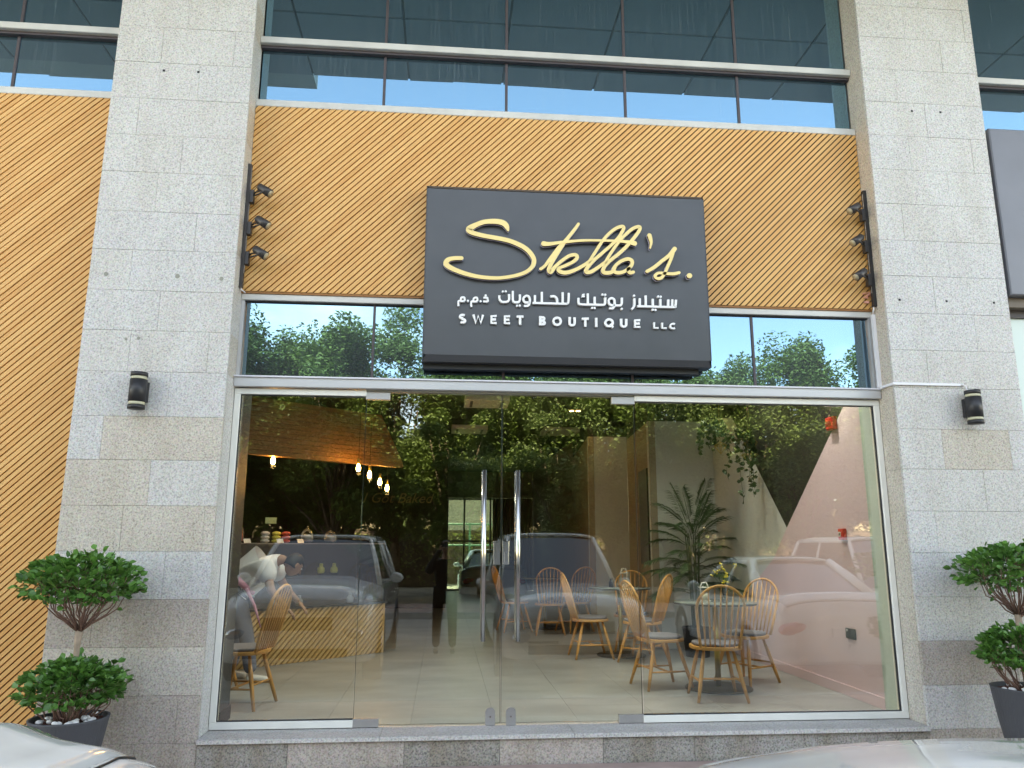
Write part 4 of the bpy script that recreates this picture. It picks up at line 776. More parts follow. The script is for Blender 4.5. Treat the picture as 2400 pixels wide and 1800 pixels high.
for i, lx in enumerate((.10, .62, 1.02, 1.28)):
    tag(MB().add([(-.04, -.02, 0), (.04, -.02, 0), (.04, .01, .045), (-.04, .01, .045), (-.04, -.015, 0), (.04, -.015, 0), (.04, .014, .045), (-.04, .014, .045)], [(0, 1, 2, 3), (7, 6, 5, 4), (0, 4, 5, 1), (2, 6, 7, 3), (1, 5, 6, 2), (0, 3, 7, 4)]).build('price_card', PLATE),
        ['white price card at the left end of the case top', 'white price card beside the red cloche', 'white price card below the yellow sweets', 'white price card near mid case top'][i], 'card', 'price cards on the case').location = cw(lx, .05, 1.319)
    C.objects[-1].rotation_euler = (0, 0, cdir)
# timber canopy over the counter
cp = thing('counter_canopy', 'brown timber bulkhead with a slanted end hanging over the counter', 'bulkhead', (-.854, 3.90, 0), cdir)
for i in range(12):
    za = 2.30 + i * .055; zc = za + .051
    sl = lambda z: .02 + .38 * (2.93 - z) / .60
    MB().prism([(-2.6, za), (min(sl(za), .38), za), (min(sl(zc), .38), zc), (-2.6, zc)], 0.0, 0.03).build('board', CANOPY, cp)
MB().prism([(-2.6, 2.302), (.35, 2.302), (-.02, 2.95), (-2.6, 2.95)], 0.031, 0.12).build('backing', WOOD_BACK, cp)
for i, (px, py, pz) in enumerate(((-1.997, 3.0, 2.251), (-1.062, 3.4, 2.216), (-.964, 3.8, 2.169), (-.874, 4.3, 2.117), (-.813, 4.8, 2.073))):
    j = thing('pendant_bulb', ['glowing bare bulb pendant alone over the left of the counter', 'glowing bulb pendant, nearest of the row of four', 'glowing bulb pendant, second nearest in the row of four', 'glowing bulb pendant, third in the row of four', 'glowing bulb pendant, farthest of the row of four'][i], 'pendant lamp', (px, py, pz), 0, 'bare bulb pendants over the counter')
    MB().tube([(0, 0, .11), (0, 0, 3.37 - pz)], .003, 6).build('cord', TRIM, j)
    MB().lathe([(.018, .05), (.020, .11), (.008, .12)], 0, 0, 12).build('socket', BRASS, j)
    MB().lathe([(.001, -.042), (.018, -.036), (.026, -.012), (.022, .018), (.012, .048)], 0, 0, 14, False).build('bulb', BULB, j)
    l = bpy.data.lights.new('bulb_light', 'POINT'); l.energy = .22; l.color = (1, .62, .28); l.shadow_soft_size = .03
    lo = bpy.data.objects.new('bulb_light', l); C.objects.link(lo); lo.parent = j; lo.location = (0, 0, -.06)
def down(px, py, pz, lab):
    j = thing('downlight', lab, 'lamp', (px, py, pz), 0, 'small warm downlights in the dark ceiling')
    MB().lathe([(.045, .012), (.060, .0), (.060, .014)], 0, 0, 16, False).build('trim_ring', TRIM, j)
    MB().lathe([(.001, .010), (.044, .010)], 0, 0, 16, False).build('glow_disc', DOWN, j)
for (px, py), lab in zip(((-3.44, 6.3), (-3.36, 7.52), (-3.33, 8.86), (-3.30, 10.0)), ('warm downlight nearest the window at the far left', 'second warm downlight from the window at the far left', 'third warm downlight from the window at the far left', 'farthest warm downlight of the left row')): down(px, py, 3.362, lab)
def added_downlight(px, py, lab, e=38):  # added lamp with a cool fill beam for the shop interior
    down(px, py, 3.362, lab); j = C.objects[-3] if C.objects[-3].type == 'EMPTY' else None
    l = bpy.data.lights.new('added_fill_beam', 'SPOT'); l.energy = e; l.color = (.80, .90, 1.0); l.spot_size = R(140); l.spot_blend = 1.0; l.shadow_soft_size = .045
    lo = bpy.data.objects.new('added_fill_beam', l); C.objects.link(lo); lo.location = (px, py, 3.355)
rows_ = ('front row by the glass', 'second row from the glass', 'third row from the glass')
cols_ = ('above the counter end', 'above the left door', 'above the middle of the shop', 'above the nearest table', 'above the pink wall side')
for j_, py in enumerate((.75, 2.3, 4.4)):  # grid mostly invented to brighten the room near the glass
    for i_, px in enumerate((-1.2, 0.0, 1.2, 2.3, 3.2)):
        if j_ == 2 and i_ > 2: continue
        added_downlight(px, py, 'added fill downlight in the ceiling, %s, %s' % (rows_[j_], cols_[i_]), 13 if j_ == 0 else (5.5 if j_ == 1 else 1.5))
down(1.963, 5.713, 3.362, 'warm downlight, left of the pair right of the doors'); down(2.064, 5.703, 3.362, 'warm downlight, right of the pair right of the doors')
for i, (px, py) in enumerate(((.57, 4.87), (.41, 7.65), (2.07, 7.74), (-3.2, 5.0))):
    j = thing('ceiling_cassette', ['pale ceiling air unit above the meeting edge of the doors', 'pale ceiling air unit deeper in, above the pull handles', 'pale ceiling air unit deeper in on the right', 'pale ceiling air unit over the counter wing'][i], 'air conditioner', (px, py, 3.30), 0, 'square ceiling air units')
    MB().bbox(-.32, .32, -.32, .32, .0, .075, .01).build('housing', CASSETTE, j)
    for s in (-.22, .22): MB().box(s - .02, s + .02, -.24, .24, -.006, -.0005).build('air_slot', MULLION, j)
# faint script on the far black wall
def textobj(body, x, y, z, size, name='wall_lettering'):
    cu = bpy.data.curves.new('t', 'FONT'); cu.body = body; cu.size = size; cu.shear = .35; cu.extrude = .004; cu.resolution_u = 3
    to = bpy.data.objects.new('t', cu); C.objects.link(to); bpy.context.view_layer.update()
    me = bpy.data.meshes.new_from_object(to.evaluated_get(bpy.context.evaluated_depsgraph_get())); bpy.data.objects.remove(to)
    me.materials.clear(); me.materials.append(SCRIPT)
    o = bpy.data.objects.new(name, me); C.objects.link(o); o.location = (x, y, z); o.rotation_euler = (R(90), 0, 0); return o
tag(textobj('I Got Baked', -1.75, 10.48, 2.16, .30), 'faint gold handwritten words on the black rear wall behind the pendants', 'lettering')

# ---------------------------------------------------------------- chairs and tables
def hoop_pts(wb, wt, h, lean, zs, n=18):
    pts = []
    for i in range(n + 1):
        a = -.18 + (PI + .36) * i / n
        x = wt * math.cos(a); zz = h - wt * .95 + wt * .95 * math.sin(a)
        pts.append((x, zz))
    pts = [(wb, 0)] + [(wb + (pts[0][0] - wb) * .55, pts[0][1] * .45)] + pts + [(-wb - (pts[0][0] - wb) * .55, pts[-1][1] * .45)] + [(-wb, 0)]
    return [(x, -.185 - lean * z - (.0), zs + z) for x, z in pts]
def make_chair(label):
    t = thing('windsor_chair', label, 'chair', (0, 0, 0), 0, 'hoop backed oak chairs with grey cushions')
    # seat, faces +y, back at -y
    sp = [(.225 * math.copysign(abs(math.cos(a)) ** .85, math.cos(a)), .215 * math.copysign(abs(math.sin(a)) ** .85, math.sin(a))) for a in [2 * PI * k / 28 for k in range(28)]]
    MB().zprism(sp, .420, .448).build('seat', CHAIR_WOOD, t, bevel=.006)
    MB().zprism([(x * .90, y * .90 + .006) for x, y in sp], .4485, .474).build('cushion', CUSHION, t, bevel=.010)
    zs = .445
    hb = MB(); hb.tube(hoop_pts(.165, .205, .525, .30, zs), .0125, 8); hb.build('back_hoop', CHAIR_WOOD, t)
    for i in range(7):
        u = (i - 3) / 3; xb = .122 * u; xt = .163 * u; hz = .525 - .205 * .95 + .205 * .95 * math.sqrt(max(0, 1 - (xt / .205) ** 2)) - .004
        pts = [(xb, -.183, zs), (xb + (xt - xb) * .45, -.185 - .30 * hz * .45, zs + hz * .45), (xt, -.185 - .30 * hz, zs + hz)]
        MB().tube(pts, [.0062, .0095, .005], 6).build('spindle', CHAIR_WOOD, t)
    legs = {}
    for sx_, sy in ((-1, -1), (1, -1), (-1, 1), (1, 1)):
        a = Vector((sx_ * .125, sy * .115 , .421)); b = Vector((sx_ * .212, sy * .225, .0))
        MB().tube([a, a.lerp(b, .35), a.lerp(b, .7), b + Vector((0, 0, .002))], [.012, .0185, .0165, .0125], 10).build('leg', CHAIR_WOOD, t); legs[(sx_, sy)] = (a, b)
    st_ = MB(); q = {}
    for sx_ in (-1, 1):
        p0 = legs[(sx_, -1)][0].lerp(legs[(sx_, -1)][1], .62); p1 = legs[(sx_, 1)][0].lerp(legs[(sx_, 1)][1], .62); st_.tube([p0, p0.lerp(p1, .5), p1], [.007, .0105, .007], 6); q[sx_] = p0.lerp(p1, .5)
    st_.tube([q[-1], q[-1].lerp(q[1], .5), q[1]], [.007, .0105, .007], 6)
    p0 = legs[(-1, -1)][0].lerp(legs[(-1, -1)][1], .55); p1 = legs[(1, -1)][0].lerp(legs[(1, -1)][1], .55); st_.tube([p0, p0.lerp(p1, .5), p1], [.007, .0105, .007], 6)
    st_.build('stretcher', CHAIR_WOOD, t)
    return t
def face(dx, dy): return math.atan2(dy, dx) - PI / 2
CH = [((2.41, .855), (.12, 1), 'nearest oak chair, its hoop back square to the window'),
      ((2.07, 1.43), (1, .16), 'oak chair seen side on, left of the nearest table'),
      ((2.98, 1.62), (-.75, -.45), 'oak chair behind the nearest table by the pink wall'),
      ((1.76, 3.36), (1, .05), 'oak chair side on at the left of the middle table'),
      ((2.30, 2.98), (-.75, .55), 'oak chair turned three quarters in front of the middle table'),
      ((2.38, 4.05 - .22), (-.25, -1), 'shadowed oak chair on the far side of the middle table'),
      ((1.10, 6.15), (1, .2), 'dim oak chair at the left of the farthest table'),
      ((1.60, 5.75), (.1, 1), 'dim oak chair with its back to the window at the farthest table'),
      ((2.02, 6.05), (-.4, 1), 'dim oak chair at the right of the farthest table'),
      ((-1.66, .835), (-1, .22), 'oak chair alone inside the left window pane'),
      ((-2.16, 1.55), (.55, -.6), 'oak chair half hidden by the dark column at the left')]
c0 = make_chair(CH[0][2])
for i, (p, f, lab) in enumerate(CH):
    o = c0 if i == 0 else copy_tree(c0)
    o.location = (p[0], p[1], 0.0); o.rotation_euler = (0, 0, face(*f)); o['label'] = lab
def table(x, y, lab, r=.385, rb=.31, h=.785):
    t = thing('cafe_table', lab, 'table', (x, y, 0), 0, 'round cafe tables on brass poles')
    MB().lathe([(r, h - .022), (r + .003, h - .006), (r, h)], 0, 0, 40).build('table_top', TABLETOP, t)
    MB().lathe([(r + .004, h - .020), (r + .0045, h - .008)], 0, 0, 40, False).build('table_rim', TRIM, t)
    MB().tube([(0, 0, .018), (0, 0, h - .023)], .026, 16).build('pole', BRASS, t)
    MB().lathe([(rb, .004), (rb, .012), (rb * .96, .018), (.03, .020)], 0, 0, 36).build('base', BRONZE, t)
    return t
table(2.58, 1.30, 'nearest round table ringed by three oak chairs')
table(2.16, 3.50, 'middle round table with a lantern and a dark salt pot', .38, .295, .80)
table(1.62, 6.55, 'farthest round table in the dim rear of the shop', .38, .30, .78)
table(-2.28, 1.02, 'round table mostly hidden behind the dark column at the left', .38, .30, .77)
def lantern(x, y, z, lab, hb=.17):
    j = thing('wire_lantern', lab, 'lantern', (x, y, z), 0, 'small wire lanterns on the tables')
    f = MB(); r = .055
    ring = lambda rr, zz: [(rr * math.cos(2 * PI * k / 12), rr * math.sin(2 * PI * k / 12), zz) for k in range(13)]
    f.tube(ring(r, .004), .003, 5); f.tube(ring(r, hb * .75), .003, 5); f.tube(ring(r * .55, hb), .003, 5)
    for k in range(4):
        a = k * PI / 2 + .4; f.tube([(r * math.cos(a), r * math.sin(a), .004), (r * math.cos(a), r * math.sin(a), hb * .75), (r * .55 * math.cos(a), r * .55 * math.sin(a), hb)], .003, 5)
    f.build('wire_cage', WHITE_FRAME, j)
    MB().lathe([(.028, .005), (.028, .07)], 0, 0, 14).build('candle', LAMP_BAND, j)
lantern(2.50, 1.34, .7855, 'white wire lantern on the nearest table')
lantern(2.22, 3.50, .8005, 'white wire lantern on the middle table', .22)
sp_ = thing('salt_pot', 'small dark pot left of the lantern on the middle table', 'pot', (2.04, 3.42, .8005)); MB().lathe([(.028, 0), (.03, .06), (.018, .08)], 0, 0, 14).build('pot_body', TRIM, sp_); MB().lathe([(.018, .081), (.02, .11)], 0, 0, 14).build('pot_cap', BLACK, sp_)

# ---------------------------------------------------------------- palm, hanging basket, wall fittings
pa = thing('potted_palm', 'tall dark palm behind the nearest table against the grey wall', 'potted plant', (3.06, 3.35, 0))
MB().lathe([(.14, .001), (.17, .30), (.18, .34), (.165, .34), (.16, .30)], 0, 0, 24, False).build('pot', BLACK, pa)
MB().lathe([(.001, .305), (.161, .303)], 0, 0, 16, False).build('soil', SOIL, pa)
rnd = random.Random(8)
for i in range(7):
    a = i * .9; MB().tube([(.04 * math.cos(a), .04 * math.sin(a), .30), (.06 * math.cos(a), .06 * math.sin(a), 1.0), (.09 * math.cos(a), .09 * math.sin(a), 1.45)], [.012, .010, .006], 6).build('cane', PALM, pa)
for i in range(40):
    a = 2.39 * i + rnd.uniform(-.3, .3); up = i / 39; z0 = .72 + .92 * up + rnd.uniform(-.06, .06); el = R(18 + 50 * up ** 2.2 + rnd.uniform(-8, 10)); L_ = rnd.uniform(.50, .66) * (1 - .12 * up)
    b0 = Vector((.07 * math.cos(a), .07 * math.sin(a), z0)); pts = []
    for k in range(11):
        s = k / 10; pts.append(b0 + Vector((L_ * s * math.cos(el) * math.cos(a), L_ * s * math.cos(el) * math.sin(a), L_ * s * math.sin(el) - .20 * s * s * math.cos(el))))
    f = MB(); f.tube(pts, [.006 - .0045 * k / 10 for k in range(11)], 4)
    for k in range(30):
        s = .15 + .83 * k / 29; ii = min(int(s * 10), 9); q = pts[ii].lerp(pts[ii + 1], s * 10 - ii); tdir = (pts[ii + 1] - pts[ii]).normalized()
        for sd in (-1, 1):
            lat = tdir.cross(Vector((0, 0, 1))).normalized() * sd; ln = .235 * (1 - .6 * abs(s - .5)) * rnd.uniform(.8, 1.1)
            d = (lat * .70 + tdir * .75 + Vector((0, 0, .12))).normalized(); n_ = (d.cross(Vector((0, 0, 1))).normalized() + Vector((0, 0, .5))).normalized() * .0062
            e = q + d * ln + Vector((0, 0, -.065)); mmid = q + d * ln * .45
            f.add([q, mmid + n_, e, mmid - n_], [(0, 1, 2, 3)])
    f.build('frond', PALM, pa)
yl = thing('flower_vase', 'vase of small yellow flowers on the nearest table before the palm', 'vase', (2.62, 1.12, .7855))
MB().lathe([(.025, 0), (.035, .03), (.018, .09), (.020, .10)], 0, 0, 14).build('vase', CLOCHE, yl)
fs_ = MB(); ff = MB()
for i in range(16):
    a = rnd.uniform(0, 6.28); e = Vector((rnd.uniform(.02, .12) * math.cos(a), rnd.uniform(.02, .10) * math.sin(a), rnd.uniform(.16, .36))); fs_.tube([(0, 0, .02), (e.x * .4, e.y * .4, e.z * .6), e], .0018, 4)
    for k in range(3): ff.ball(e + Vector((rnd.uniform(-.012, .012), rnd.uniform(-.012, .012), rnd.uniform(-.03, .01))), .008, 6, 4)
fs_.build('stems', PALM, yl); ff.build('flowers', mat('yellow_flower', (.75, .60, .05), .5), yl)
def hangplant(x, y, ztop, seed, lab, n=9, ln=.75):
    rnd = random.Random(seed); t = thing('hanging_plant', lab, 'hanging plant', (x, y, ztop), 0, 'trailing plants hung from the ceiling')
    MB().tube([(0, 0, .09), (0, 0, 3.375 - ztop)], .003, 5).build('hanger', TRIM, t)
    MB().lathe([(.05, -.05), (.08, .04), (.085, .05)], 0, 0, 16).build('basket', TRIM, t)
    for i in range(n):
        a = rnd.uniform(0, 6.28); L_ = ln * rnd.uniform(.35, 1); v = MB(); pts = [Vector((.05 * math.cos(a), .05 * math.sin(a), .04))]
        for k in range(1, 9):
            s = k / 8; pts.append(Vector((.05 * math.cos(a) + math.cos(a) * .13 * math.sqrt(s) + rnd.uniform(-.02, .02), .05 * math.sin(a) + math.sin(a) * .13 * math.sqrt(s), .06 - L_ * s * s ** .2)))
        v.tube(pts, .0025, 4)
        for k in range(26):
            s = rnd.random() * 7.9; q = pts[int(s)].lerp(pts[int(s) + 1], s % 1); d = Euler((rnd.random() * 6, rnd.random() * 6, rnd.random() * 6)).to_matrix()
            v.add([q + d @ (Vector(p) * 1.25) for p in leaf_mesh(.045, .034).v], leaf_mesh().f, True)
        v.build('vine', PALM, t)
    return t
hangplant(3.17, 2.75, 2.72, 3, 'trailing plant hung left of the wire shapes, shorter vines', 12, .45)
hangplant(3.36, 2.35, 2.55, 6, 'trailing plant with the longest vines beside the pink wall', 11, .85)
def gem(x, y, z, r, h, lab):
    t = thing('wire_gem', lab, 'ornament', (x, y, z), 0, 'gold wire diamond ornaments by the hanging plants')
    f = MB(); eq = [(r * math.cos(k * PI / 3 + .3), r * math.sin(k * PI / 3 + .3), 0) for k in range(6)]
    for k in range(6):
        f.tube([eq[k], eq[(k + 1) % 6]], .0035, 4); f.tube([eq[k], (0, 0, -h)], .0035, 4); f.tube([eq[k], (0, 0, h * .45)], .0035, 4)
    f.tube([(0, 0, h * .45), (0, 0, 3.37 - z)], .002, 4); f.build('wire_frame', BRASS, t)
gem(3.50, 2.45, 2.47, .085, .13, 'gold wire diamond hanging nearest the pink wall')
gem(3.20, 2.60, 2.45, .08, .10, 'gold wire diamond half hidden in the left trailing plant')
gem(3.42, 2.30, 2.31, .10, .08, 'gold wire diamond hanging lowest among the vines')
fx = thing('fire_sounder', 'red fire alarm sounder where the pink paint meets black', 'alarm', (3.615, .745, 2.43), R(-90))
MB().bbox(-.065, .065, -.050, 0, -.060, .060, .012).build('housing', REDPL, fx); MB().box(-.045, .045, -.056, -.0505, -.015, .02).build('grille', mat('dark_red', (.3, .02, .02), .5), fx)
fc = thing('fire_call_point', 'red fire call point with a small white symbol on the pink wall', 'alarm', (3.615, .725, 1.41), R(-90))
MB().bbox(-.050, .050, -.030, 0, -.050, .050, .006).build('housing', REDPL, fc); MB().box(-.034, .004, -.034, -.0305, -.020, .022).build('symbol_plate', PLATE, fc); MB().box(-.022, -.008, -.0365, -.0345, -.010, .012).build('symbol', RUBBER, fc)
so_ = thing('wall_socket', 'black double socket plate low on the pink wall', 'socket', (3.615, .74, .545), R(-90))
MB().bbox(-.080, .080, -.012, 0, -.045, .045, .004).build('plate', BLACK, so_); MB().box(-.055, -.035, -.0145, -.0125, .018, .034).build('switch', PLATE, so_)

# ---------------------------------------------------------------- people
def skin_chain(name, verts, edges, radii, m, parent, root=0, sub=2):
    me = bpy.data.meshes.new(name); me.from_pydata(verts, edges, []); me.materials.append(m)
    o = bpy.data.objects.new(name, me); C.objects.link(o); o.parent = parent
    sk = o.modifiers.new('skin', 'SKIN'); sk.use_smooth_shade = True; ss = o.modifiers.new('sub', 'SUBSURF'); ss.levels = sub; ss.render_levels = sub
    if not me.skin_vertices: me.skin_vertices.new()
    for i, r_ in enumerate(radii):
        sv = me.skin_vertices[0].data[i]; sv.radius = r_ if isinstance(r_, tuple) else (r_, r_); sv.use_root = (i == root)
    return o
def hand(parent, wrist, d, side, m):
    d = Vector(d).normalized(); sdv = d.cross(Vector((0, 0, 1))); sdv = sdv.normalized() if sdv.length > .1 else Vector((0, 1, 0)); dn = sdv.cross(d).normalized()
    w0 = Vector(wrist); V_ = [w0, w0 + d * .045, w0 + d * .085]; E_ = [(0, 1), (1, 2)]; R_ = [(.026, .020), (.036, .016), (.036, .014)]
    for k, (off, ln) in enumerate(((-.030, .060), (-.010, .074), (.010, .070), (.029, .052))):
        b0 = w0 + d * .085 + sdv * off; V_ += [b0, b0 + d * ln * .5 - dn * .008, b0 + d * ln * .9 - dn * .024]; n = len(V_); E_ += [(2, n - 3), (n - 3, n - 2), (n - 2, n - 1)]; R_ += [.0095, .0085, .007]
    t0 = w0 + d * .03 + sdv * (-.034 * side); V_ += [t0, t0 + d * .03 - sdv * .02 * side - dn * .01, t0 + d * .055 - sdv * .022 * side - dn * .022]; n = len(V_); E_ += [(1, n - 3), (n - 3, n - 2), (n - 2, n - 1)]; R_ += [.013, .011, .008]
    return skin_chain('hand', V_, E_, R_, m, parent, 0, 1)
def head(parent, c, fwd, m, hair=HAIR):
    q = Vector(fwd).normalized().to_track_quat('-Y', 'Z').to_matrix(); c = Vector(c)
    h = MB(); vs0 = MB().ball((0, 0, 0), (.076, .094, .112), 20, 16)
    vs = []
    for v in vs0.v:
        x, y, z = v
        if z < 0: x *= 1 - .28 * (z / -.112) ** 1.5; y = y * (1 - .12 * (z / -.112)) - .008 * (z / -.112)
        if y < 0 and abs(z - .015) < .02 and .018 < abs(x) < .05: y += .006
        vs.append(c + q @ Vector((x, y, z)))
    h.add(vs, vs0.f, True)
    L_ = lambda x, y, z: c + q @ Vector((x, y, z))
    h.tube([L_(0, -.088, .018), L_(0, -.102, -.006), L_(0, -.108, -.022), L_(0, -.094, -.030)], [.007, .010, .014, .006], 8)
    for s in (-1, 1): h.ball(L_(s * .078, .008, -.004), (.010, .020, .032), 8, 6, q)
    h.tube([L_(-.024, -.088, -.052), L_(0, -.096, -.053), L_(.024, -.088, -.052)], [.003, .006, .003], 6)
    ho = h.build('head', m, parent)
    e = MB()
    for s in (-1, 1): e.ball(L_(s * .031, -.082, .012), (.012, .008, .008), 8, 6, q)
    e.build('eyes', PEBBLE, ho)
    p = MB()
    for s in (-1, 1): p.ball(L_(s * .031, -.0885, .012), .005, 6, 5); p.tube([L_(s * .016, -.090, .030), L_(s * .032, -.091, .035), L_(s * .048, -.083, .031)], .003, 5)
    p.build('pupils', HAIR, ho)
    hr = MB(); b = MB().ball((0, 0, 0), (.086, .104, .122), 20, 16); vs = []; keep = []
    for v in b.v:
        x, y, z = v; ok = z > .045 or (y > -.005 and z > -.055); vs.append(L_(x, y + .004, z + .002)); keep.append(ok)
    hr.add(vs, [f for f in b.f if sum(keep[i] for i in f) >= 3], True); ob = hr.build('hair', hair, ho)
    sd = ob.modifiers.new('s', 'SOLIDIFY'); sd.thickness = .010
def person(label, loc, J, cloth_top, cloth_leg, shoe, fwd_head, fwd_hand, apron=None):
    t = thing('person', label, 'person', loc)
    P = {k: Vector(v) for k, v in J.items()}
    names_ = ['pelvis', 'waist', 'chest', 'neck', 'skull', 'shL', 'elL', 'wrL', 'shR', 'elR', 'wrR', 'hpL', 'knL', 'anL', 'hpR', 'knR', 'anR']
    Vv = [P[n] for n in names_]; ix = {n: i for i, n in enumerate(names_)}
    E_ = [('pelvis', 'waist'), ('waist', 'chest'), ('chest', 'neck'), ('neck', 'skull'), ('chest', 'shL'), ('shL', 'elL'), ('elL', 'wrL'), ('chest', 'shR'), ('shR', 'elR'), ('elR', 'wrR'), ('pelvis', 'hpL'), ('hpL', 'knL'), ('knL', 'anL'), ('pelvis', 'hpR'), ('hpR', 'knR'), ('knR', 'anR')]
    rad = dict(pelvis=.12, waist=.11, chest=.13, neck=.052, skull=.05, shL=.058, elL=.040, wrL=.027, shR=.058, elR=.040, wrR=.027, hpL=.085, knL=.055, anL=.038, hpR=.085, knR=.055, anR=.038)
    skin_chain('body', Vv, [(ix[a], ix[b]) for a, b in E_], [rad[n] for n in names_], SKIN, t)
    n2 = ['waist', 'pelvis', 'chest', 'neckb', 'shL', 'slL', 'shR', 'slR']; P['neckb'] = P['chest'].lerp(P['neck'], .92 if cloth_top is SHIRT else .7); P['slL'] = P['shL'].lerp(P['elL'], .72 if cloth_top is SHIRT else .98); P['slR'] = P['shR'].lerp(P['elR'], .72 if cloth_top is SHIRT else .98)
    i2 = {n: i for i, n in enumerate(n2)}
    skin_chain('shirt', [P[n] for n in n2], [(0, 1), (0, 2), (2, 3), (2, 4), (4, 5), (2, 6), (6, 7)], ([.205, .19, .205, .092, .115, .088, .115, .088] if cloth_top is SHIRT else [.150, .155, .168, .075, .085, .072, .085, .072]), cloth_top, t)
    if cloth_top is not SHIRT:
        for s in 'LR': skin_chain('sleeve', [P['el' + s], P['wr' + s]], [(0, 1)], [.056, .040], cloth_top, t)
    skin_chain('trousers', [P['pelvis'] + Vector((0, 0, -.02)), P['hpL'], P['knL'], P['anL'], P['hpR'], P['knR'], P['anR']], [(0, 1), (1, 2), (2, 3), (0, 4), (4, 5), (5, 6)], [.150, .112, .078, .066, .112, .078, .066], cloth_leg, t)
    for s in 'LR':
        a = P['an' + s]; dr = Vector((fwd_hand[0], fwd_hand[1], 0)).normalized(); base = Vector((a.x, a.y, .0))
        skin_chain('shoe', [base + Vector((0, 0, .045)) - dr * .05, base + dr * .06 + Vector((0, 0, .040)), base + dr * .17 + Vector((0, 0, .030))], [(0, 1), (1, 2)], [(.045, .044), (.046, .038), (.040, .028)], shoe, t, 0, 2)
    head(t, P['skull'] + Vector(fwd_head[1]), fwd_head[0], SKIN)
    for s, sd in (('L', 1), ('R', -1)): hand(t, P['wr' + s], (P['wr' + s] - P['el' + s]), sd, SKIN)
    return t, P
pz, PP = person('person in a white shirt and pink apron bending over the pastry counter', (0, 0, 0),
    dict(pelvis=(-2.06, 2.02, .90), waist=(-1.96, 2.02, 1.02), chest=(-1.81, 2.02, 1.12), neck=(-1.65, 2.02, 1.165), skull=(-1.575, 2.02, 1.14), shL=(-1.745, 2.20, 1.09), elL=(-1.63, 2.27, .87), wrL=(-1.48, 2.26, .72), shR=(-1.745, 1.84, 1.09), elR=(-1.66, 1.77, .86), wrR=(-1.52, 1.84, .70),
         hpL=(-2.06, 2.13, .84), knL=(-2.02, 2.15, .46), anL=(-2.10, 2.16, .08), hpR=(-2.04, 1.91, .84), knR=(-1.90, 1.90, .46), anR=(-1.83, 1.90, .08)),
    SHIRT, TROUSER, SHOE, (((.75, .62, -.75)), (.06, .03, -.04)), (1, .05))
ap = MB(); ap.tube([(-2.16, 1.86, 1.05), (-2.03, 1.84, .99), (-1.93, 1.86, .90), (-1.86, 1.92, .83)], [.035, .040, .035, .02], 8); ap.tube([(-1.93, 1.86, .90), (-1.82, 1.82, .72), (-1.745, 1.80, .52)], [.020, .016, .006], 6)
ap.build('apron', APRON, pz)
GZ = -.35
ph, PH = person('person in dark clothes holding up a camera between the parked cars', (0.03, -6.46, GZ),
    dict(pelvis=(0, 0, .93), waist=(0, 0, 1.08), chest=(0, .02, 1.30), neck=(0, .03, 1.46), skull=(0, .05, 1.55), shL=(-.18, .02, 1.38), elL=(-.29, .16, 1.20), wrL=(-.09, .28, 1.58), shR=(.18, .02, 1.38), elR=(.29, .16, 1.20), wrR=(.09, .28, 1.58),
         hpL=(-.10, 0, .88), knL=(-.12, .03, .48), anL=(-.13, 0, .08), hpR=(.10, 0, .88), knR=(.12, .03, .48), anR=(.13, 0, .08)),
    DARKCLOTH, DARKCLOTH, TRIM, (((0, 1, 0)), (0, .02, .05)), (0, 1))
cmr = thing('camera', 'compact black camera held up at eye level by the person outside', 'camera', (0, -6.135, 1.30))
MB().bbox(-.055, .055, -.018, .018, -.034, .034, .004).build('camera_body', BLACK, cmr); MB().tube([(0, .0185, 0), (0, .045, 0)], .022, 16).build('lens_barrel', BLACK, cmr)
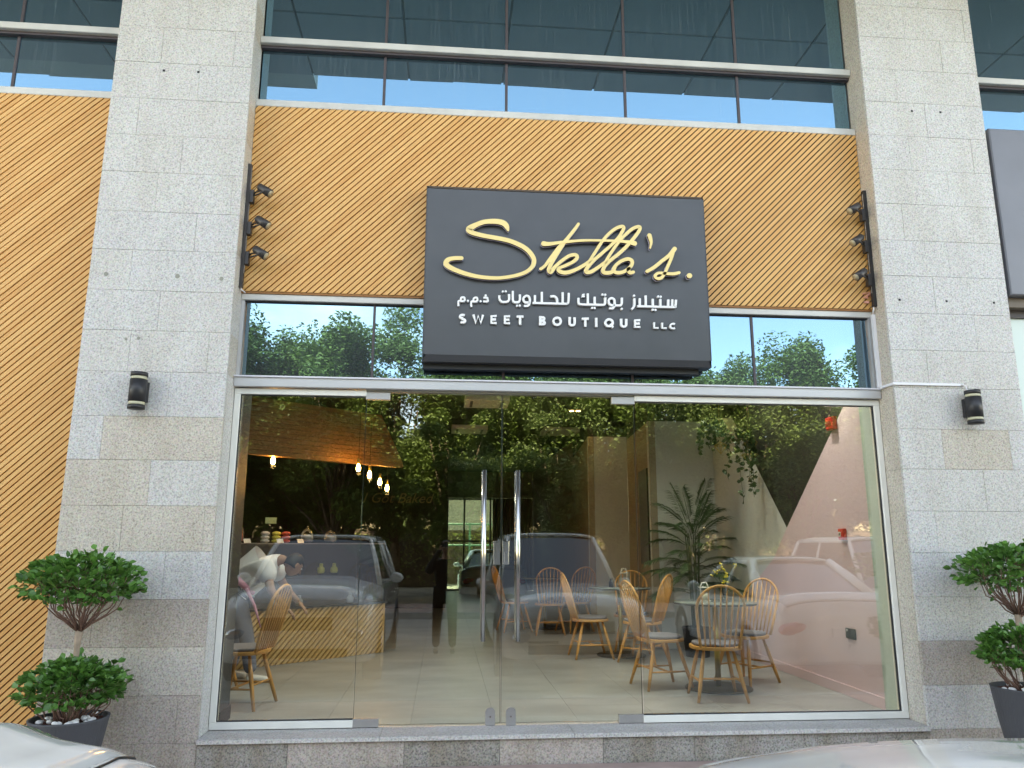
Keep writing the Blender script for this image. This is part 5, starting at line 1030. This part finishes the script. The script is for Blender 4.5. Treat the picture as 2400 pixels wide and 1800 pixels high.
# ================================================================ CARS
def interp(st, u):
    for i in range(len(st) - 1):
        if u <= st[i + 1][0]:
            a, b = st[i], st[i + 1]; t = (u - a[0]) / (b[0] - a[0]); t = t * t * (3 - 2 * t) * .5 + t * .5
            return [a[k] + (b[k] - a[k]) * t for k in range(1, 5)]
    return list(st[-1][1:])
def half_profile(w_, zb, zs, zt, n=4):
    pts = [(0, zb), (w_ * .86, zb), (w_ * .985, zb + .10), (w_ * 1.0, zb + (zs - zb) * .55), (w_ * .99, zs - .09), (w_ * .955, zs - .015), (w_ * .86, zs + (zt - zs) * .35), (w_ * .55, zs + (zt - zs) * .85), (0, zt)]
    return catmull(pts, n)
def make_car(label, cat, paint, st, L, green, hs=1.0, hood=(.10, 1.32), suv=True, extras=None, group='cars parked nose or tail on to the shops'):
    t = thing('parked_car', label, cat, (0, 0, 0), 0, group)
    st = [(u, w_, zb, zs * hs, zt * hs) for u, w_, zb, zs, zt in st]
    us = sorted(set([0, .01, .03, .06, .10, .15, .21, .28, .36] + [.45 + .15 * i for i in range(int((L - .8) / .15))] + [L - .30, L - .2, L - .12, L - .06, L - .02, L]))
    b = MB(); rows = []
    for u in us:
        w_, zb, zs, zt = interp(st, u); hp = half_profile(w_, zb, zs, zt)
        full = [(x, -u, z) for x, z in hp] + [(-x, -u, z) for x, z in hp[-2:0:-1]]; rows.append(full)
    n = len(rows[0]); vs = [p for r_ in rows for p in r_]
    fs = [(i * n + k, i * n + (k + 1) % n, (i + 1) * n + (k + 1) % n, (i + 1) * n + k) for i in range(len(rows) - 1) for k in range(n)]
    fs += [tuple(range(n - 1, -1, -1)), tuple(range((len(rows) - 1) * n, len(rows) * n))]
    b.add(vs, fs, True); b.build('body', paint, t)
    hp_n = len(half_profile(1, 0, .5, .6))
    def top(u, s, lift=0.0):       # s in -1..1 across, point on the upper surface
        w_, zb, zs, zt = interp(st, u); hp = half_profile(w_, zb, zs, zt); f = (hp_n - 1) * (1 - abs(s) * .33); i = min(int(f), hp_n - 2); r_ = f - i
        x = hp[i][0] + (hp[i + 1][0] - hp[i][0]) * r_; z = hp[i][1] + (hp[i + 1][1] - hp[i][1]) * r_
        return (math.copysign(x, s) if s else 0, -u, z + lift)
    # bonnet or boot lid: a separate skin proud of the body
    h = MB(); U = [hood[0] + (hood[1] - hood[0]) * i / 16 for i in range(17)]; S = [-1 + 2 * j / 16 for j in range(17)]
    vs = []
    for u in U:
        for s in S:
            e = min(1, (1 - abs(s)) * 9, (u - hood[0]) / (hood[1] - hood[0]) * 9 + .0, (hood[1] - u) * 9); sc = extras.get('hood_s', .80)
            p = top(u, s * sc, .004 + .012 * max(0, e) ** .5 + (extras.get('bulge', 0) * max(0, min(1, (extras.get('bs', .62) - abs(s)) * 9)))); vs.append(p)
    h.add(vs, [(i * 17 + j, i * 17 + j + 1, (i + 1) * 17 + j + 1, (i + 1) * 17 + j) for i in range(16) for j in range(16)], True)
    ho = h.build('bonnet' if suv or hood[0] < 1 else 'boot_lid', paint, t)
    if suv or hood[0] < 1: pass
    else: ho.name = 'boot_lid'
    sd = ho.modifiers.new('s', 'SOLIDIFY'); sd.thickness = .012; sd.offset = 1
    sm = MB()
    for sg_ in (-1, 1): sm.tube([top(u, sg_ * (extras.get('hood_s', .80) + .028), .0015) for u in U if .16 < u < L - .2], .0045, 5)
    if hood[0] > 1: sm.tube([top(hood[1], s * extras.get('hood_s', .80), .0015) for s in S], .0045, 5)
    sm.build('shut_line', TRIM, t)
    # greenhouse
    wb, wr, u0, u1, u2, u3, zbe, zr = green
    ns = 8
    def ring(u, w_, z): return [(w_, -u, z), (-w_, -u, z)]
    zr_ = zr
    fb = (wb * .93, u0, zbe); fr = (wr * .92, u1, zr - .035); rr = (wr * .92, u2, zr - .035); rb = (wb * .93, u3, zbe)
    # windscreen, rear screen curved slightly: 3 strips
    for (A, B_) in ((fb, fr), (rb, rr)):
        g = MB(); k = 8; v = []
        for i in range(k + 1):
            s = -1 + 2 * i / k; bow = .09 * (1 - s * s) * (-1 if A is fb else 1)
            v.append((A[0] * s, -(A[1] + bow), A[2])); v.append((B_[0] * s, -(B_[1] + bow * .5), B_[2]))
        g.add(v, [(2 * i, 2 * i + 1, 2 * i + 3, 2 * i + 2) for i in range(k)], True); g.build('windscreen' if A is fb else 'rear_screen', CARGLASS, t)
    for s in (-1, 1):
        um = (u1 + u2) / 2
        MB().add([(s * wb * .985, -(u0 + .10), zbe), (s * wb * .995, -um, zbe), (s * wr * 1.01, -um, zr - .05), (s * wr, -(u1 + .04), zr - .055)], [(0, 1, 2, 3)]).build('side_window', CARGLASS, t)
        MB().add([(s * wb * .995, -(um + .04), zbe), (s * wb * .96, -(u3 - .14), zbe), (s * wr * .98, -(u2 - .02), zr - .055), (s * wr * 1.01, -(um + .04), zr - .05)], [(0, 1, 2, 3)]).build('side_window', CARGLASS, t)
    for s in (-1, 1):
        um = (u1 + u2) / 2
        for a_, b_, r_ in (((s * wb * .965, -u0, zbe - .02), (s * wr * .965, -u1, zr - .045), .035), ((s * wb * .99, -(um + .02), zbe - .02), (s * wr * 1.0, -(um + .02), zr - .05), .028), ((s * wb * .95, -u3, zbe - .02), (s * wr * .95, -u2, zr - .045), .048 if suv else .075)):
            MB().tube([a_, tuple((p + q) / 2 + (.012 if i == 0 and s > 0 else (-.012 if i == 0 else .01)) for i, (p, q) in enumerate(zip(a_, b_))), b_], r_, 8).build('pillar', paint, t)
        MB().tube([(s * wr * .965, -u1, zr - .045), (s * wr * 1.0, -(u1 + .3), zr - .036), (s * wr * 1.0, -(u2 - .3), zr - .036), (s * wr * .95, -u2, zr - .045)], .034, 8).build('roof_rail', paint, t)
    rf = MB(); v = []; nu, nv = 10, 10
    for i in range(nu + 1):
        a = i / nu; u = u1 - .03 + (u2 - u1 + .06) * a
        for j in range(nv + 1):
            s = -1 + 2 * j / nv; edge = (1 - abs(s) ** 4) * .035 + (1 - abs(2 * a - 1) ** 4) * .030
            v.append((wr * s * (1.0 - .06 * abs(2 * a - 1) ** 3), -u, zr - .045 + edge))
    rf.add(v, [(i * (nv + 1) + j, i * (nv + 1) + j + 1, (i + 1) * (nv + 1) + j + 1, (i + 1) * (nv + 1) + j) for i in range(nu) for j in range(nv)], True)
    ro = rf.build('roof', paint, t); sd = ro.modifiers.new('s', 'SOLIDIFY'); sd.thickness = .03
    # front furniture
    zf = interp(st, .12)[2]
    lm = MB(); grl = MB()
    for s in (-1, 1):
        hl = MB(); hl.ball((s * (extras.get('hx', .66) - .03), -.060, zf - .26), (.15, .07, .070), 14, 8, Euler((0, s * .12, 0)).to_matrix()); hl.build('headlight', HEAD, t)
        tl = MB(); w2, zb2, zs2, zt2 = interp(st, L - .06); tl.ball((s * (w2 - .10), -(L - .10), zs2 - extras.get('tl_dz', .12)), (.19 if not suv else .10, .13, .085 if not suv else .20), 14, 8, Euler((0, s * .25, 0)).to_matrix()); tl.build('tail_light', TAIL, t)
        mr_ = MB(); mr_.ball((s * (wb + .17), -(u0 + .34), zbe + .06), (.095, .055, .070), 12, 8); mr_.tube([(s * wb * .96, -(u0 + .33), zbe + .02), (s * (wb + .12), -(u0 + .34), zbe + .035)], .02, 6); mr_.build('wing_mirror', paint, t)
    grl.bbox(-.42, .42, -.03, .012, zf - .22, zf - .08, .01); grl.build('grille', TRIM, t)
    gd = MB()
    for r_ in range(3):
        for c in range(13): gd.box(-.36 + c * .06 - .010, -.36 + c * .06 + .010, .0125, .018, zf - .20 + r_ * .045, zf - .188 + r_ * .045)
    gd.build('grille_studs', STEEL, t)
    zl = st[1][2]
    MB().bbox(-.60, .60, -.06, .03, zl + .02, zl + .12, .02).build('lower_intake', TRIM, t)
    MB().bbox(-.25, .25, .020, .040, zl + .13, zl + .24, .003).build('number_plate', PLATE, t)
    MB().bbox(-.25, .25, -(L + .03), -(L + .012), interp(st, L - .1)[1] + .32, interp(st, L - .1)[1] + .43, .003).build('number_plate', PLATE, t)
    for s in (-1, 1):
        for u in ((u1 + u2) / 2 - .25, (u1 + u2) / 2 + .55): MB().tube([(s * (interp(st, u)[0] + .012), -u, interp(st, u)[2] - .14), (s * (interp(st, u)[0] + .018), -(u + .16), interp(st, u)[2] - .14)], .012, 6).build('door_handle', paint, t)
    for u in (extras.get('wf', .92), L - extras.get('wrr', .95)):
        for s in (-1, 1):
            w_ = interp(st, u)[0]; rw = extras.get('rw', .36)
            wt = MB(); wt.tube([(s * (w_ - .20), -u, rw), (s * (w_ + .006), -u, rw)], rw, 28); wo = wt.build('wheel', TYRE, t)
            rm = MB(); rm.tube([(s * (w_ - .05), -u, rw), (s * (w_ + .012), -u, rw)], rw * .62, 10); rm.build('rim', STEEL_DULL, wo)
            ar = MB(); ar.tube([(s * (w_ - .012), -u + (rw + .045) * math.cos(a * PI / 12), rw + (rw + .045) * math.sin(a * PI / 12)) for a in range(13)], .030, 6); ar.build('wheel_arch', paint if not suv else TRIM, t)
    return t
SUV = [(0, .60, .42, .64, .70), (.04, .74, .36, .80, .86), (.12, .84, .31, .90, .97), (.25, .885, .29, .98, 1.06), (.45, .905, .28, 1.02, 1.12), (.9, .92, .28, 1.06, 1.17), (1.35, .93, .28, 1.08, 1.20), (1.7, .93, .28, 1.08, 1.17), (3.9, .93, .28, 1.08, 1.15), (4.5, .90, .3, 1.05, 1.10), (4.66, .80, .36, .92, .98)]
carL = make_car('white off roader nose in beside the left topiary, bonnet at the frame corner', 'car', PAINT_WHITE, SUV, 4.66, (.86, .66, 1.42, 2.02, 4.10, 4.48, 1.13, 1.735), 1.0, (.03, 1.36), True, dict(bulge=.034, bs=.64, hood_s=.72, hx=.66))
carL.location = (-1.68, -3.20, GZ + .015)
carC = make_car('white off roader nose in before the right window, bonnet along the bottom edge', 'car', PAINT_WHITE, SUV, 4.66, (.87, .66, 1.74, 2.42, 4.20, 4.50, 1.03, 1.76), .915, (.03, 1.68), True, dict(bulge=.012, bs=.45, hood_s=.84, hx=.68))
carC.location = (1.60, -3.20, GZ + .03)
SED = [(0, .60, .34, .52, .58), (.04, .74, .28, .62, .68), (.15, .83, .25, .72, .77), (.45, .88, .23, .80, .87), (.9, .895, .22, .86, .94), (1.35, .90, .22, .90, .99), (1.8, .90, .22, .92, .99), (3.3, .90, .22, .95, 1.02), (3.9, .90, .23, .97, 1.07), (4.35, .88, .25, .97, 1.09), (4.52, .82, .28, .90, 1.00), (4.62, .68, .34, .76, .84)]
carS = make_car('white saloon parked tail in with a roof aerial, mirrored in the right window', 'car', PAINT_WHITE, SED, 4.62, (.80, .58, 1.45, 2.15, 3.10, 3.85, .99, 1.46), 1.0, (3.92, 4.50), False, dict(hood_s=.80, rw=.33, wf=.88, tl_dz=.14, hx=.62))
MB().tube([(0, -2.95, 1.46), (0, -3.02, 1.53)], [.010, .004], 6).build('aerial', TRIM, carS)
carS.rotation_euler = (0, 0, PI); carS.location = (4.80, -2.95 - 4.62, GZ)
c2 = copy_tree(carC); c2.location = (7.15, -3.6, GZ); c2['label'] = 'white off roader parked beyond the saloon, mirrored at the far right'
c4 = copy_tree(carS); c4.location = (1.35, 19.4, GZ); c4.rotation_euler = (0, 0, 0); c4['label'] = 'pale car seen nose on through the rear glass between the handles'
for ch in c4.children:
    for sl_ in ch.material_slots:
        if sl_.material == PAINT_WHITE: sl_.link = 'OBJECT'; sl_.material = PAINT_BLUE

# ================================================================ REAR OF THE SHOP
rg = thing('rear_glazing', 'glazed rear wall of the shop with dark bars', 'window')
MB().box(0.06, 2.50, 16.50, 16.512, 0.04, 3.0).build('pane', REARGLASS, rg)
for zz in (0.0, 1.36, 2.56, 3.0): MB().box(0.055, 2.52, 16.46, 16.54, zz, zz + .05).build('rail', MULLION, rg)
for xx in (.055, .54, 1.30, 2.04, 2.48): MB().box(xx, xx + .05, 16.455, 16.545, 0.0, 3.06).build('stile', MULLION, rg)
struct(MB().box(-6, 9, 17.01, 60, -0.60, -0.352).build('rear_yard', mat('pale_concrete', (.42, .40, .34), .85, var=.1, vscale=1)))
rl = thing('green_railing', 'green metal railing behind the rear glass', 'fence')
for zz in (1.25, 2.10): MB().tube([(-5, 26, zz), (9, 26, zz)], .035, 6).build('rail', RAILGREEN, rl)
xx = -5.0
while xx < 9: MB().box(xx, xx + .07, 25.97, 26.03, -.35, 2.15).build('post', RAILGREEN, rl); xx += 1.0

MB().box(0.055, 2.55, 16.40, 16.60, 2.62, 3.379).build('header_wall', TANW, rg)
cu = thing('curtain', 'taupe pleated curtain over the right half of the rear glazing', 'curtain'); xx = 1.42
while xx < 2.5: MB().lathe([(.05, .02), (.045, 1.3), (.05, 2.6)], xx, 16.30, 8).build('pleat', TANW, cu); xx += .09
# ================================================================ TREES across the road
def crown_mesh(seed, m, rx=2.2, rz=2.9, n=9000, ls=.15, clumps=46, top=0.0, gap=.30):
    rnd = random.Random(seed); mb = MB(); cl_ = []
    for i in range(clumps):
        th = rnd.uniform(0, 2 * PI); v = rnd.uniform(-1, 1); r_ = (rnd.random() ** .5)
        q = Vector((rx * r_ * math.sqrt(1 - v * v) * math.cos(th), rx * .8 * r_ * math.sqrt(1 - v * v) * math.sin(th), rz * v * (.55 + .45 * r_)))
        if v > .3: q.x *= .75; q.y *= .75; q.z += top * rnd.random() * (v - .3)
        cl_.append((q, rnd.uniform(.38, .80), rnd.uniform(.6, 1.3)))
    for i in range(n):
        q, rr, dn = cl_[min(int(rnd.random() * clumps), clumps - 1)]
        if rnd.random() > dn: continue
        d = Vector((rnd.gauss(0, 1), rnd.gauss(0, 1), rnd.gauss(0, .8))).normalized() * rr * (rnd.random() ** .45)
        c = q + d; E_ = Euler((rnd.uniform(-1.0, 1.0), rnd.uniform(-1.0, 1.0), rnd.uniform(0, 6.28))).to_matrix(); s = ls * rnd.uniform(.6, 1.25)
        mb.add([c + E_ @ Vector(p) for p in ((-s * .28, 0, 0), (0, -s * .6, .0), (s * .28, 0, 0), (0, s * .6, -.02))], [(0, 1, 2, 3)])
    return mb.mesh('crown', m), [c[0] for c in cl_]
def trunk_mesh(cl_, h0, zc, seed):
    rnd = random.Random(seed); mb = MB(); mb.tube([(0, 0, -.05), (.06, .03, h0 * .5), (-.04, .02, h0), (.02, 0, zc)], [.16, .13, .11, .06], 8)
    for q in cl_[::3]:
        s = Vector((0, 0, h0 * rnd.uniform(.6, 1.1))); e = Vector((q.x, q.y, zc + q.z)); mb.tube([s, s.lerp(e, .5) + Vector((0, 0, .15)), e], [.055, .035, .012], 5)
    return mb.mesh('trunk', TRUNK)
VAR = []
for s_, (m_, rx_, rz_, n_, cl_n, top_) in enumerate(((TREELEAF2, 2.8, 2.6, 52000, 90, .4), (TREELEAF, 2.5, 2.9, 46000, 80, 1.0), (TREELEAF3, 1.9, 3.1, 28000, 62, 1.8), (TREELEAF, 2.4, 2.7, 38000, 66, .6))):
    cm, cc = crown_mesh(11 + s_, m_, rx_, rz_, n_, .125, cl_n, top_); VAR.append((cm, trunk_mesh(cc, 2.2, 4.4, s_), rz_))
TR = [(-3.9, -18.6, 0, 1.0), (1.2, -18.8, 1, 1.0), (4.2, -18.9, 0, .96), (-7.8, -18.8, 1, 1.0), (9.6, -18.7, 0, .95), (-11.5, -15.6, 0, 1.05), (-8.9, -16.8, 1, 1.0), (-6.4, -15.7, 0, 1.05), (-4.6, -17.2, 1, .95), (-3.0, -15.8, 3, 1.02), (-1.5, -17.6, 2, 1.04), (.2, -15.9, 1, .86), (1.9, -17.3, 3, .93), (3.4, -15.8, 2, .84), (5.0, -17.0, 1, .98), (6.3, -15.6, 2, .98), (7.8, -17.4, 3, .90), (8.9, -15.9, 2, .83), (10.8, -16.2, 1, .95), (13.2, -15.8, 3, 1.0), (15.6, -17.0, 0, 1.0), (-14.5, -17.0, 1, 1.0),
      (-10, -20.5, 0, 1.0), (-6.6, -21, 3, 1.0), (-3.2, -20.6, 0, .98), (.4, -21.2, 1, .9), (3.6, -20.5, 0, .88), (7.0, -21, 1, .92), (10.4, -20.6, 0, .88), (13.8, -21, 3, .95)]
labs = ['dark dense', 'green bushy', 'pale feathery', 'mid green']
rnd = random.Random(21); ordn = ['leftmost', 'second', 'third', 'fourth', 'fifth', 'sixth', 'seventh', 'eighth', 'ninth', 'tenth', 'eleventh', 'twelfth', 'thirteenth', 'fourteenth', 'fifteenth', 'sixteenth', 'seventeenth', 'eighteenth', 'nineteenth', 'twentieth', 'last']
frontx = sorted(x for x, y, v, s in TR if y > -19); backx = sorted(x for x, y, v, s in TR if y <= -19)
for i, (x, y, v, s) in enumerate(TR):
    t = thing('street_tree', '%s tree of the front row across the road' % labs[v] if y > -19 else '%s tree of the back row across the road' % labs[v], 'tree', (x, y, -.36), rnd.uniform(0, 6.28), 'trees across the road')
    rw, nm = (frontx, 'front') if y > -19 else (backx, 'back'); k_ = rw.index(x)
    t['label'] = '%s tree, %s in the %s row across the road' % (labs[v], (ordn[k_] if k_ == 0 else ordn[k_] + ' from the left') if k_ < len(rw) - 1 else 'rightmost', nm)
    t.scale = (s, s, s)
    o = bpy.data.objects.new('trunk', VAR[v][1]); C.objects.link(o); o.parent = t
    o = bpy.data.objects.new('crown', VAR[v][0]); C.objects.link(o); o.parent = t; o.location = (0, 0, 4.85)
# hedge and boundary wall behind the trees, hedge behind the rear yard
def hedge(x0, x1, y0, y1, z1, n, seed, m, lab):
    rnd = random.Random(seed); mb = MB()
    for i in range(n):
        c = Vector((rnd.uniform(x0, x1), rnd.uniform(y0, y1), 0)); hh = z1 * (.82 + .25 * noise.noise(Vector((c.x * .6, c.y, 3)))); c.z = -.36 + hh * rnd.random() ** .6
        E_ = Euler((rnd.uniform(-1.1, 1.1), rnd.uniform(-1.1, 1.1), rnd.uniform(0, 6.28))).to_matrix(); s = rnd.uniform(.08, .18)
        mb.add([c + E_ @ Vector(p) for p in ((-s * .3, 0, 0), (0, -s * .6, .0), (s * .3, 0, 0), (0, s * .6, -.02))], [(0, 1, 2, 3)])
    t = thing('hedge', lab, 'hedge'); tag(mb.build('foliage', m, t), kind='stuff')
    MB().box(x0 + .1, x1 - .1, (y0 + y1) / 2 - .15, (y0 + y1) / 2 + .15, -.36, z1 * .72).build('inner_stems', TRUNK, t)
hedge(-22, 26, -25.6, -24.6, 2.6, 26000, 5, HEDGE, 'sunlit yellow green hedge behind the trees across the road')
hedge(-6, 9, 27.0, 28.2, 2.6, 9000, 6, HEDGE, 'sunlit hedge beyond the green railing behind the shop')
tag(MB().box(-30, 34, -30.4, -30.0, -.4, 3.4).build('boundary_wall', mat('sand_wall', (.46, .38, .26), .9, var=.1, vscale=1)), 'sand coloured boundary wall behind the far hedge', 'wall')
tag(MB().box(-12, 14, 40, 40.4, -.4, 7.5).build('rear_building', mat('pale_building', (.50, .48, .40), .9, var=.05, vscale=1)), 'pale building closing the yard behind the shop', 'building')
